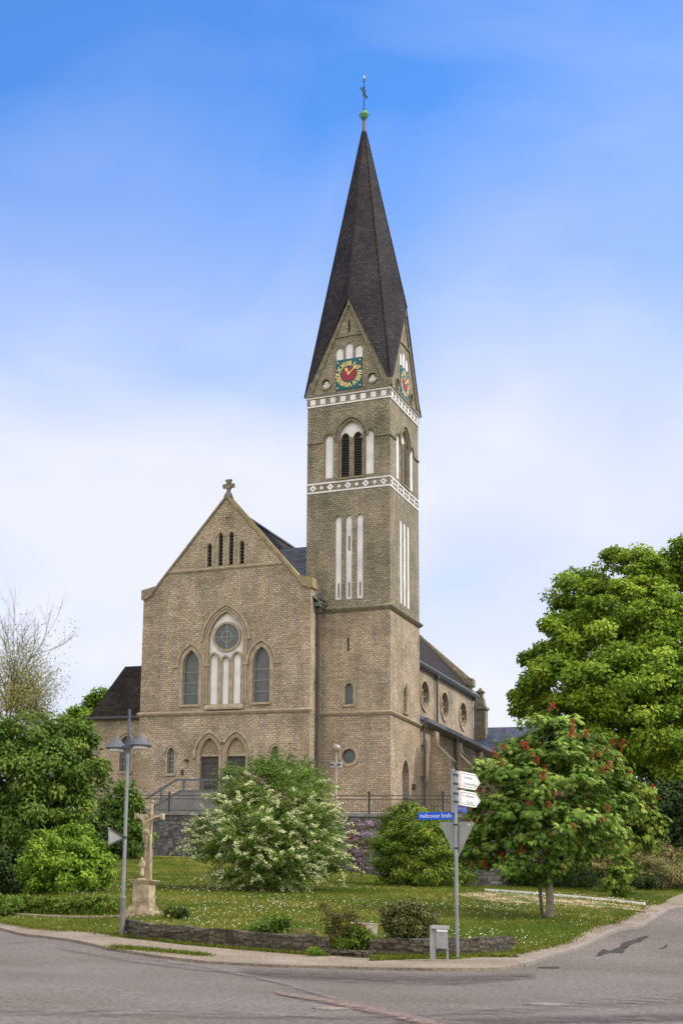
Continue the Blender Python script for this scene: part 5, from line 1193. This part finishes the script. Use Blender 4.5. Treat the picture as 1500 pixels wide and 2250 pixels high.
def chestnuts():
    Y = gp(1207, 2018).y; t, p = plant('chestnut_tree', 'red-flowering chestnut tree with a wooden stake beside its trunk', 'tree', 1207, 2018, group='red-flowering chestnut trees')
    L = [(1215, 1640, 75, 65, 0), (1140, 1650, 50, 45, .5), (1090, 1710, 55, 60, 0), (1150, 1730, 75, 70, -1.0), (1240, 1720, 90, 80, -1.2), (1300, 1680, 60, 60, 0), (1335, 1745, 60, 60, 0), (1080, 1790, 50, 55, -.3), (1140, 1810, 75, 60, -1.1),
         (1230, 1810, 85, 60, -1.3), (1320, 1810, 65, 50, -.4), (1090, 1865, 55, 45, 0), (1170, 1870, 70, 45, -.6), (1260, 1870, 55, 40, -.3), (1050, 1840, 32, 50, .2), (1200, 1740, 110, 110, .8), (1045, 1770, 30, 40, .1), (1110, 1900, 45, 25, -.2), (1185, 1905, 45, 25, -.4), (1040, 1880, 30, 30, .1), (1062, 1690, 22, 28, .1), (1190, 1600, 38, 30, 0), (1255, 1600, 45, 32, 0), (1360, 1765, 35, 50, .2)]
    cl = pxc(L, Y)
    _, sc = crown('crown', cl, 19000, .155, 'leaf_chestnut', t, p, rs=.33, dens=4.6, shell=.5, palmate=True, spread=.35, nup=.9, flat=.6)
    trunk_limbs(t, p, (p.x+.03, Y, at(1205, 1720, Y).z), .115, .06, [c[:3] for c in cl], 'bark_grey', fork=.5)
    n = 26; proto = None
    front = [s for s in sc if s[4] < -.1 and min(math.dist(s[:3], c[:3])/c[3] for c in cl) > .55]; random.shuffle(front)
    vs = []
    for i in range(60):
        h = i/60; a = i*2.4; r = .058*(1-h*.8); c = np.array([r*math.cos(a), r*math.sin(a), h*.27]); vs.append(c)
    vs = np.array(vs); N = nrm(vs*np.array([1, 1, 0])+np.array([0, 0, .3])); V = leaf_quads(vs, N, nrm(N+rng.normal(size=N.shape)*.4), np.full(60, .08), np.full(60, .06))
    proto = quads_obj('blossom', V, rng.random(60), 'bloom_red', t)
    for i, s in enumerate(front[:96]):
        o = proto if i == 0 else proto.copy()
        if i: C.objects.link(o); o.parent = t
        q = Vector(s[:3])-p+Vector(s[3:6])*.30+Vector((0, -.08, .12)); o.location = q; k = random.uniform(.5, 1.05); o.scale = (k, k, k*random.uniform(.8, 1.1)); o.rotation_euler = (random.uniform(-.3, .3), random.uniform(-.3, .3), random.uniform(0, 6))
    # stake
    b = gp(1189, 2016); s2 = ppm(b.y); st = thing('tree_stake', 'dark wooden stake tied beside the chestnut trunk', 'stake', b)
    MB().tube([(.02, 0, -.2), (-.06, 0, 125/s2)], .048, 8).obj('stake', 'bark', st)
    MB().tube([(-.04, 0, 1.25), (p.x-b.x, p.y-b.y, 1.25)], .02, 6).obj('tie', 'iron', st)
    # second, smaller tree further right and back
    Y2 = 58; b2 = at(1357, 1955, Y2); b2.z = H(b2.x, b2.y); t2 = thing('chestnut_tree', 'smaller paler chestnut tree with a thin trunk, right of and behind the staked one', 'tree', b2, 0, 'red-flowering chestnut trees')
    cl = pxc([(1350, 1770, 60, 60), (1395, 1740, 45, 40), (1420, 1800, 35, 50), (1380, 1830, 55, 45), (1330, 1840, 45, 40), (1345, 1700, 40, 45), (1370, 1790, 60, 60, 1), (1310, 1730, 50, 60), (1300, 1830, 50, 50)], Y2)
    _, sc = crown('crown', cl, 5600, .22, 'leaf_chestnut2', t2, b2, rs=.42, dens=4.6, shell=.5, palmate=True, spread=.35, nup=.9, flat=.6)
    trunk_limbs(t2, b2, (b2.x, Y2, cl[0][2]), .075, .04, [c[:3] for c in cl], 'bark', fork=.5)
    front = [s for s in sc if s[4] < .1]; random.shuffle(front)
    for s in front[:26]:
        o = proto.copy(); C.objects.link(o); o.parent = t2; o.location = Vector(s[:3])-b2+Vector(s[3:6])*.25+Vector((0, 0, .12)); k = random.uniform(.5, 1.1); o.scale = (k, k, k)
mat_leaf('leaf_chestnut2', (.040, .085, .012), (.12, .19, .026), (.31, .37, .07), .25)
chestnuts()

def left_group():
    # broad tree at the left edge
    Y = 60; p = at(70, 1985, Y); p.z = H(p.x, p.y); t = thing('broadleaf_tree', 'dense green broadleaf tree at the left edge, reaching the church', 'tree', p)
    cl = pxc([(60, 1620, 75, 55), (140, 1630, 60, 50, 1), (-10, 1640, 70, 70), (180, 1690, 45, 45, 1), (110, 1700, 80, 65, -1.5), (20, 1720, 80, 70, -1.5), (150, 1770, 65, 55, -.5), (60, 1790, 80, 65, -1.5), (-20, 1830, 80, 90, -1), (40, 1870, 70, 60, 0),
              (120, 1850, 60, 60, 1), (90, 1760, 100, 110, 2), (-60, 1700, 80, 110, 1), (195, 1725, 28, 22, .5)], Y)
    crown('crown', cl, 62000, .19, 'leaf_left', t, p, rs=.5, dens=4.6, shell=.5, flat=.75, spread=.5, nup=.6, width=.5)
    trunk_limbs(t, p, (p.x, Y, cl[4][2]), .22, .1, [c[:3] for c in cl], 'bark', fork=.25)
    # bright shrub in front of it
    t, p = plant('round_shrub', 'bright green rounded shrub on the grass bank left of the crucifix', 'bush', 140, 1963); Y = p.y
    cl = pxc([(145, 1875, 60, 48), (90, 1895, 45, 45, -.2), (200, 1890, 45, 45), (140, 1920, 75, 45, -.5), (75, 1930, 30, 30, 0), (215, 1915, 30, 35, 0), (120, 1850, 35, 30, 0), (175, 1845, 35, 28, .2)], Y)
    crown('foliage', cl, 26000, .125, 'leaf_bright', t, p, rs=.30, dens=4.8, shell=.55, flat=.7, width=.6, nup=.7); trunk_limbs(t, p, (p.x, p.y, cl[0][2]), .06, .03, [c[:3] for c in cl], 'bark', name='stem', fork=.1)
    # low dark filling shrub beneath the tree
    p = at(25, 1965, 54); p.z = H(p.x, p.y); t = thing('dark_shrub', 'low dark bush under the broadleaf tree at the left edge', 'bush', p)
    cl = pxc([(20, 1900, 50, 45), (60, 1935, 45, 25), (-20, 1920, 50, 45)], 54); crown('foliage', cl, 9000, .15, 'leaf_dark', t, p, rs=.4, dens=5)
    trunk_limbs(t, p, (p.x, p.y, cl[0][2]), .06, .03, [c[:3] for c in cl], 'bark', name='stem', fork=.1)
    # ivy-like bush by the wall behind the lamp post, and the dark one left of it
    for lab, L, Y, m, n in (('upright green bush between the lamp post and the crucifix by the retaining wall', [(272, 1765, 36, 42), (285, 1800, 38, 45), (290, 1845, 34, 42), (250, 1810, 36, 40, .5), (275, 1880, 30, 30)], 78, 'leaf_left', 13000),
                            ('dark ivy-like bush below the railing left of the lamp post', [(205, 1820, 40, 30), (175, 1850, 40, 40), (225, 1860, 38, 45), (195, 1900, 50, 30)], 76, 'leaf_ivy', 13000)):
        b = at(L[0][0], 1900, Y); b.z = H(b.x, b.y); t = thing('wall_shrub', lab, 'bush', b); cl = pxc(L, Y)
        crown('foliage', cl, n, .19, m, t, b, rs=.5, dens=5.5, shell=.55, flat=.8, width=.6); trunk_limbs(t, b, (b.x, b.y, cl[0][2]), .08, .04, [c[:3] for c in cl], 'bark', name='stem', fork=.1)
    # tree behind the side aisle
    Y = 125; p = Vector((at(195, 1600, Y).x, Y, 6)); t = thing('distant_tree', 'round dark green tree behind the side aisle of the church', 'tree', p)
    cl = pxc([(200, 1570, 36, 36), (170, 1585, 32, 32), (230, 1562, 30, 36), (145, 1600, 25, 25), (200, 1615, 60, 45), (120, 1630, 35, 30)], Y)
    crown('crown', cl, 16000, .34, 'leaf_bright', t, p, rs=.9, dens=5, flat=.7); trunk_limbs(t, p, (p.x, Y, cl[0][2]), .35, .15, [c[:3] for c in cl], 'bark')
    # thin, hardly leafed tree
    Y = 96; p = Vector((at(20, 1700, Y).x, Y, 6)); t = thing('bare_tree', 'thin bare tree with sparse yellowish young leaves against the sky', 'tree', p)
    mb = MB(); tips = []
    def grow(a, d, L, r, k):
        n = 4; pts = [a]; dd = d.copy()
        for i in range(n):
            dd = (dd+Vector((random.uniform(-1, 1), random.uniform(-1, 1), random.uniform(-.4, .8)))*.14).normalized(); pts.append(pts[-1]+dd*L/n)
        mb.tube(pts, [r*(1-.5*i/n) for i in range(n+1)], 5 if r > .03 else 3, cap=False)
        if k == 0 or r < .012: tips.append(pts[-1]); return
        if k <= 3: tips.extend(pts[1:])
        for i in range(random.choice((2, 3, 3))):
            q = pts[random.randint(2, n)]; v = (dd+Vector((random.uniform(-1, 1), random.uniform(-1, 1), random.uniform(-.5, .7)))*.75).normalized(); grow(q, v, L*random.uniform(.6, .82), r*.55, k-1)
        grow(pts[-1], dd, L*.8, r*.5, k-1)
    T0 = at(20, 1700, Y)-p
    for px, py, L in ((15, 1360, 1), (65, 1470, .8), (85, 1530, .75), (-40, 1440, .9), (45, 1430, .9)):
        b = Vector((random.uniform(-.3, .3), random.uniform(-.3, .3), 6.5)); e = at(px, py, Y)-p; d = (e-b); grow(b, d.normalized(), d.length*.42, .095, 5)
    mb.tube([(0, 0, -.5), (0, 0, 3), (0, 0, 7)], [.3, .22, .16], 8); mb.obj('trunk', 'twig', t)
    A = np.array([tuple(q) for q in tips]); zc = at(20, 1430, Y).z-p.z; w = np.clip((zc-A[:, 2])/5+.3, .04, 1); A = A[rng.random(len(A)) < w]
    idx = rng.integers(0, len(A), 15000); P = A[idx]+rng.normal(size=(15000, 3))*np.array([.5, .5, .4]); V = leaf_quads(P, rdir(15000), rdir(15000), np.full(15000, .16), np.full(15000, .07)); quads_obj('crown', V, rng.random(15000), 'leaf_spring', t)
left_group()

def long_twigs(name, P0, dirs, L, nper, leaf, m, t, base, sag=.5, tint=None, stems='twig', width=.5):
    """arching shoots with leaves along them"""
    mb = MB(); Q = []; D = []
    for p, d in zip(P0, dirs):
        p = Vector(p); d = Vector(d).normalized(); l = L*random.uniform(.6, 1.1); pts = []
        for i in range(6):
            s = i/5; pts.append(p+d*l*s+Vector((0, 0, -sag*l*s*s)))
        mb.tube([q-base for q in pts], [.012*(1-.12*i) for i in range(6)], 3, cap=False)
        for k in range(nper):
            s = random.random()**.8*5; i = min(4, int(s)); q = pts[i].lerp(pts[i+1], s-i); Q.append(tuple(q-base)); D.append(tuple((pts[i+1]-pts[i]).normalized()))
    Q = np.array(Q); D = np.array(D); n = len(Q); Q += rng.normal(size=(n, 3))*leaf*.35
    V = leaf_quads(Q, nrm(np.array([0, 0, .8])+rng.normal(size=(n, 3))*.5), nrm(D+rng.normal(size=(n, 3))*.6), leaf*(.7+.6*rng.random(n)), leaf*width*(.7+.6*rng.random(n)), .1)
    return mb, V, (rng.random(n) if tint is None else tint)
def spirea():
    t, p = plant('spirea_bush', 'large arching spirea bush covered in creamy white blossom', 'bush', 575, 1962); Y = p.y+1.6
    L = [(640, 1690, 45, 40, .6), (560, 1715, 55, 42, 0), (620, 1750, 80, 65, -.4), (520, 1770, 55, 45, -.2), (690, 1760, 40, 60, .2), (560, 1820, 90, 60, -1.0), (660, 1830, 80, 60, -.8), (480, 1830, 55, 40, 0), (720, 1840, 38, 45, .3), (450, 1855, 35, 25, .3), (520, 1885, 80, 50, -.9),
         (620, 1895, 80, 50, -1.2), (690, 1890, 45, 40, 0), (560, 1930, 60, 28, -1.0), (600, 1800, 120, 110, .8), (610, 1860, 110, 80, -.4), (740, 1870, 30, 40, .3), (525, 1725, 42, 40, .2), (600, 1690, 40, 32, .4)]
    cl = pxc(L, Y, .8); _, sc = crown('foliage', cl, 95000, .085, 'leaf_spirea', t, p, rs=.34, dens=7, shell=.6, flat=.6, width=.45, nup=.7, droop=.7)
    trunk_limbs(t, p, (p.x, p.y+1.6, cl[2][2]), .05, .03, [c[:3] for c in cl], 'twig', name='stem', fork=.05)
    # arching shoots
    k = [s for s in sc if s[4] < .5]; random.shuffle(k); k = k[:1150]
    P0 = [s[:3]-s[3:6]*.05 for s in k]; Dr = []
    for s in k:
        c = np.array([0, 0, .35]); d = s[3:6]*np.array([1, 1, .5])+c; 
        if s[2] > cl[0][2]-.3: d = d*np.array([.5, .5, 1])+np.array([0, 0, 1.2])
        Dr.append(d)
    mb, V, ti = long_twigs('shoot', P0, Dr, .75, 16, .08, 'leaf_spirea', t, p, .45); quads_obj('shoot_leaves', V, ti, 'leaf_spirea', t); mb.obj('shoots', 'twig', t)
    # cream flower clusters sit in rows along the shoots, mostly on the lower two thirds
    zt = at(600, 1745, Y).z; Q = []; 
    for s, d in zip(k, Dr):
        if s[2] > zt+random.uniform(-.5, .6): continue
        q0 = s[:3]+s[3:6]*.12; dd = d/np.linalg.norm(d); l = random.uniform(.35, .8)
        for i in range(10):
            a = i/10*l; Q.append(q0+dd*a+np.array([0, 0, -.45*a*a/l+.03]))
    Q = np.array(Q); Q = np.repeat(Q, 5, 0); n = len(Q); Q = Q+rng.normal(size=(n, 3))*.032-np.array(p)
    V = leaf_quads(Q, nrm(np.array([0, -.3, .8])+rng.normal(size=(n, 3))*.4), rdir(n), np.full(n, .060), np.full(n, .054)); quads_obj('blossom', V, rng.random(n), 'bloom_cream', t)
spirea()
def forsythia():
    Y = 60; b = at(900, 1948, Y); b.z = H(b.x, b.y); t = thing('arching_shrub', 'broad green arching shrub in front of the retaining wall, behind the signpost', 'bush', b)
    cl = pxc([(900, 1800, 55, 32), (945, 1810, 50, 32), (870, 1840, 50, 40), (925, 1860, 80, 50, -1), (985, 1850, 45, 45), (1010, 1890, 30, 50, .2), (860, 1890, 45, 40, 0), (920, 1915, 90, 32, -.8), (990, 1920, 45, 25, -.3), (920, 1870, 90, 70, 1)], Y)
    _, sc = crown('foliage', cl, 44000, .13, 'leaf_forsythia', t, b, rs=.34, dens=5.2, shell=.55, flat=.6, width=.42, nup=.75, droop=.5)
    k = [s for s in sc if s[5] > .1]; random.shuffle(k); k = k[:160]
    mb, V, ti = long_twigs('s', [s[:3]-s[3:6]*.2 for s in k], [s[3:6]*np.array([1, 1, .6])+np.array([0, 0, .9]) for s in k], .7, 14, .11, '', t, b, .4, width=.4); quads_obj('shoot_leaves', V, ti*.5+.5, 'leaf_forsythia', t); mb.obj('shoots', 'twig', t)
forsythia()
def simple_bush(name, label, cat, L, Y, n, leaf, m, basepx, rs=.2, dens=6, shell=.6, width=.5, flat=.7, group=None, nup=.6, droop=.3, stem='twig', palmate=False, tb=0., sr=.03):
    b = gp(*basepx) if Y is None else at(*basepx, Y)
    if Y is not None: b.z = H(b.x, b.y)
    Y = b.y; t = thing(name, label, cat, b, 0, group); cl = pxc(L, Y)
    _, sc = crown('foliage', cl, n, leaf, m, t, b, rs=rs, dens=dens, shell=shell, flat=flat, width=width, nup=nup, droop=droop, palmate=palmate, tintbias=tb)
    trunk_limbs(t, b, (b.x, b.y, b.z+(cl[0][2]-b.z)*.5), sr, sr*.6, [c[:3] for c in cl], stem, name='stem', fork=.05); return t, b, sc
def others():
    t, b, sc = simple_bush('rhododendron', 'thin purple-flowering shrub against the retaining wall', 'bush', [(795, 1835, 22, 28), (785, 1870, 22, 25), (800, 1895, 20, 22)], 66, 1500, .12, 'leaf_olive', (795, 1920), rs=.3, dens=5)
    k = rng.integers(0, len(sc), 190); Q = sc[k, :3]+rng.normal(size=(190, 3))*.16-np.array(b); Q = np.repeat(Q, 3, 0)+rng.normal(size=(570, 3))*.04
    quads_obj('blossom', leaf_quads(Q, nrm(np.array([0, -.8, .4])+rng.normal(size=(570, 3))*.4), rdir(570), np.full(570, .085), np.full(570, .075)), rng.random(570), 'bloom_purple', t)
    t, b, sc = simple_bush('azalea', 'small pink-flowering shrub at the right foot of the spirea', 'bush', [(775, 1845, 12, 16), (770, 1870, 12, 14)], 67, 600, .1, 'leaf_olive', (772, 1915), rs=.2, dens=4)
    Q = sc[rng.integers(0, len(sc), 160), :3]+rng.normal(size=(160, 3))*.12-np.array(b); quads_obj('blossom', leaf_quads(Q, rdir(160), rdir(160), np.full(160, .09), np.full(160, .08)), rng.random(160), 'bloom_pink', t)
    # variegated shrubs
    g = 'cream-leaved shrubs on the right'
    for lab, L, Y, bp in (('cream-leaved shrub behind the staked chestnut trunk', [(1290, 1885, 60, 32), (1245, 1905, 45, 28), (1335, 1900, 40, 30), (1290, 1915, 70, 25, -.4)], 64, (1290, 1945)),
                      ('large cream-leaved shrub at the right edge beside the road', [(1440, 1890, 60, 38), (1390, 1900, 45, 32), (1490, 1905, 45, 38), (1435, 1920, 85, 28, -.5), (1540, 1910, 50, 40)], 63, (1440, 1950))):
        t, b, sc = simple_bush('cream_shrub', lab, 'bush', L, Y, 20000, .12, 'leaf_cream', bp, rs=.36, dens=6, width=.32, group=g, nup=.8, tb=-.12)
        k = [s for s in sc if s[5] > -.2]; random.shuffle(k); k = k[:170]
        mb, V, ti = long_twigs('s', [s[:3]-s[3:6]*.15 for s in k], [s[3:6]*np.array([1, 1, .4])+np.array([0, 0, .9]) for s in k], .55, 12, .11, '', t, b, .35, width=.3); quads_obj('shoot_leaves', V, ti*.5+.5, 'leaf_cream', t)
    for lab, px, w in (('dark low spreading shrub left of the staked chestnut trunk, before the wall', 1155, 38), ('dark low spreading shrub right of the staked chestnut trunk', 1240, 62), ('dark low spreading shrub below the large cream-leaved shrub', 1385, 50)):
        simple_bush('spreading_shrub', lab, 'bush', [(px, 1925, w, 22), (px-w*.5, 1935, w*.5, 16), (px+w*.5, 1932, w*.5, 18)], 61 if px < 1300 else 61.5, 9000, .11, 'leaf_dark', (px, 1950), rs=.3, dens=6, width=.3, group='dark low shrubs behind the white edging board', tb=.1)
    simple_bush('chestnut_sapling', 'bright green low sapling in front of the dark low shrubs', 'bush', [(1360, 1900, 22, 28), (1365, 1935, 30, 25), (1345, 1945, 22, 18), (1380, 1915, 20, 20)], 56, 1100, .15, 'leaf_chestnut2', (1362, 1968), rs=.3, palmate=True)
    # bush by the litter bin
    simple_bush('round_shrub', 'round bronze-green shrub behind the low wall, left of the litter bin', 'bush', [(905, 2020, 48, 36), (875, 2020, 32, 30), (938, 2022, 30, 28), (905, 2045, 42, 26, -.1), (900, 2000, 38, 18), (890, 2065, 30, 18)], 34.8, 12000, .085, 'leaf_olive', (905, 2080), rs=.16, dens=6.5, width=.5, nup=.5)
    t, b, sc = simple_bush('bronze_shrub', 'sparse upright bronze-red shrub in the gap between the low walls', 'bush', [(730, 2015, 22, 22), (722, 1995, 14, 14), (760, 2030, 26, 22), (745, 2055, 32, 24), (780, 2045, 22, 16)], 34.3, 2600, .075, 'leaf_bronze', (750, 2092), rs=.15, dens=4, shell=.4, nup=.2)
    simple_bush('ferny_plant', 'green leafy perennial growing in front of the pale stone block', 'plant', [(790, 2068, 28, 20), (760, 2078, 28, 16), (815, 2075, 22, 14)], 34.0, 3600, .12, 'leaf_box', (790, 2094), rs=.16, dens=5, width=.25, nup=.3, droop=-.4)
    simple_bush('leafy_perennial', 'low green perennials behind the long low wall', 'plant', [(575, 2040, 26, 20), (605, 2038, 30, 22), (560, 2055, 28, 14), (640, 2050, 26, 12)], 36.0, 4200, .10, 'leaf_left', (590, 2066), rs=.16, dens=5, width=.35, nup=.3, droop=-.2)
    simple_bush('dry_perennial', 'dry straw-coloured tuft right of the green perennials', 'plant', [(650, 2058, 22, 9), (675, 2058, 20, 8)], 35.3, 1800, .10, 'leaf_cream', (655, 2070), rs=.12, dens=5, width=.15, nup=.1, droop=-.8, tb=-.15)
    simple_bush('rosette_plant', 'dark leafy clump at the left edge in front of the hedge', 'plant', [(20, 1995, 22, 14), (5, 2002, 20, 10)], None, 1600, .16, 'leaf_left', (18, 2012), rs=.22, dens=4, width=.25, nup=.2, droop=-.5)
    simple_bush('wall_weed', 'small weed growing at the foot of the long low wall', 'plant', [(690, 2088, 12, 7)], None, 260, .08, 'leaf_bright', (690, 2100), rs=.1, dens=3, width=.3, nup=.2, droop=-.5, sr=.01)
    t, b, sc = simple_bush('daffodil_clump', 'clump of yellow daffodils on the lawn right of the crucifix', 'flowers', [(385, 2010, 20, 8), (400, 2014, 14, 6)], None, 1500, .15, 'leaf_ivy', (388, 2018), rs=.15, dens=4, width=.14, nup=.05, droop=-1.2, sr=.008)
    f0 = None
    for i, (px, py) in enumerate(((376, 2001), (386, 2009), (393, 2003), (371, 2012), (402, 2008))):
        if f0 is None:
            P = np.zeros((12, 3)); a = np.arange(12)*.52; T = np.c_[np.cos(a), np.full(12, -.25), np.sin(a)]; V = leaf_quads(P, np.tile([0, -1., .1], (12, 1)), T, np.full(12, .05), np.full(12, .035)); f0 = quads_obj('daffodil', V, rng.random(12), 'bloom_yellow', t); o = f0
        else: o = f0.copy(); C.objects.link(o); o.parent = t
        o.location = at(px, py, b.y-.2)-b
    # clipped low hedge along the left
    A = [gp(x, y) for x, y in ((-40, 1999), (0, 2003), (60, 2006), (130, 2010), (200, 2010), (262, 2010))]; t = thing('low_hedge', 'long low clipped hedge behind the lamp post on the left', 'hedge', A[3]); cl = []
    for i in range(len(A)-1):
        k = max(2, int((A[i+1]-A[i]).length/.3))
        for j in range(k): q = A[i].lerp(A[i+1], j/k); cl.append((q.x, q.y+.3, q.z+.2, .28, .3, .28))
    crown('foliage', cl, 34000, .085, 'leaf_box', t, A[3], rs=.15, dens=6, shell=.6, width=.6, nup=.7)
    # pale gravel edge in front of hedge
    struct(sheet('gravel_edge', [g2(0, 2007), g2(60, 2011), g2(130, 2015), g2(270, 2014.5), g2(270, 2016.5), g2(130, 2017.5), g2(60, 2013.5), g2(0, 2009)], .5, .05, 'gravel', .04, wobble=.03))
others()

def lawn_cover():
    poly = [tuple(q) for q in EG]+[(46, 84), (-20, 84)]
    def sample(n, ymax=84):
        P = []; c = 0
        while c < n:
            # denser where the camera is near
            y = 31+ (ymax-31)*rng.random(n)**1.6; x = rng.uniform(-12, 42, n); k = inpoly(x, y, poly); P.append(np.c_[x[k], y[k]]); c += k.sum()
        return np.concatenate(P)[:n]
    Q = sample(70000, 80); z = Hn(Q[:, 0], Q[:, 1])+.02; loc = (Q-np.array([O.x, O.y]))@np.array([[LX.x, LY.x], [LX.y, LY.y]]); k = loc[:, 1] < -8.1; Q = Q[k]; z = z[k]; n = len(Q)
    P = np.c_[Q, z-.01]; P = np.repeat(P, 3, 0)+rng.normal(size=(n*3, 3))*np.array([.05, .05, 0]); m = n*3
    up = nrm(np.array([0, 0, 1.])+rng.normal(size=(m, 3))*.45); N = nrm(np.cross(up, rdir(m))); patch = np.sin(P[:, 0]*.9)*np.sin(P[:, 1]*.7+1.3)*.15
    V = leaf_quads(P, N, up, .055+.06*rng.random(m), np.full(m, .018)); tag(quads_obj('grass', V, rng.random(m)*.8+patch+.1, 'leaf_grass'), 'short green grass growing on the sloping church lawn', 'grass', kind='stuff')
    # daisies in drifts
    c = sample(52, 58); Q = np.repeat(c, 34, 0)+rng.normal(size=(52*34, 2))*np.array([1.5, .8]); k = inpoly(Q[:, 0], Q[:, 1], poly); Q = Q[k]; m = len(Q); z = Hn(Q[:, 0], Q[:, 1])+.10
    V = leaf_quads(np.c_[Q, z], nrm(np.array([0, -.5, 1])+rng.normal(size=(m, 3))*.25), rdir(m), np.full(m, .032), np.full(m, .032)); tag(quads_obj('daisies', V, rng.random(m), 'leaf_daisy'), 'white daisies scattered in drifts over the church lawn', 'daisies', kind='stuff')
    # ragged grass fringes: foot of walls, verge strip on the pavement
    segs = [((266, 2060), (722, 2101), 2600, .04, 'grass tufts along the foot of the long low wall'), ((812, 2110), (1135, 2102), 1500, .04, 'grass tufts along the foot of the short low wall'), ((0, 2024), (265, 2058), 1500, .1, 'ragged grass edge of the lawn along the left pavement'),
            ((1130, 2097), (1460, 1980), 2600, .09, 'ragged grass edge of the lawn along the right pavement'), ((250, 2081), (455, 2099), 1800, .12, 'strip of weeds growing in the pavement left of centre')]
    for (a, b_, n, w, lab) in segs:
        A = gp(*a); B = gp(*b_); t = rng.random(n); Q = np.c_[A.x+(B.x-A.x)*t, A.y+(B.y-A.y)*t]
        if n == 2600 and a[0] == 266:
            M2 = [gp(*q) for q in ((266, 2058), (400, 2074), (560, 2088), (722, 2100))]; i = np.minimum((t*3).astype(int), 2); f = t*3-i; mm = np.array([(q.x, q.y) for q in M2]); Q = mm[i]*(1-f[:, None])+mm[i+1]*f[:, None]
        if a[0] == 1130:
            M2 = [gp(*q) for q in ((1130, 2096), (1250, 2066), (1375, 2016), (1460, 1978))]; i = np.minimum((t*3).astype(int), 2); f = t*3-i; mm = np.array([(q.x, q.y) for q in M2]); Q = mm[i]*(1-f[:, None])+mm[i+1]*f[:, None]
        Q = Q+rng.normal(size=(n, 2))*w; P = np.c_[Q, Hn(Q[:, 0], Q[:, 1])-.02]; up = nrm(np.array([0, 0, 1.])+rng.normal(size=(n, 3))*.6)
        V = leaf_quads(P, nrm(np.cross(up, rdir(n))), up, .05+.08*rng.random(n), np.full(n, .02)); tag(quads_obj('grass_edge', V, rng.random(n), 'leaf_grass'), lab, 'grass', kind='stuff')
lawn_cover()
print('objects', len(bpy.data.objects))
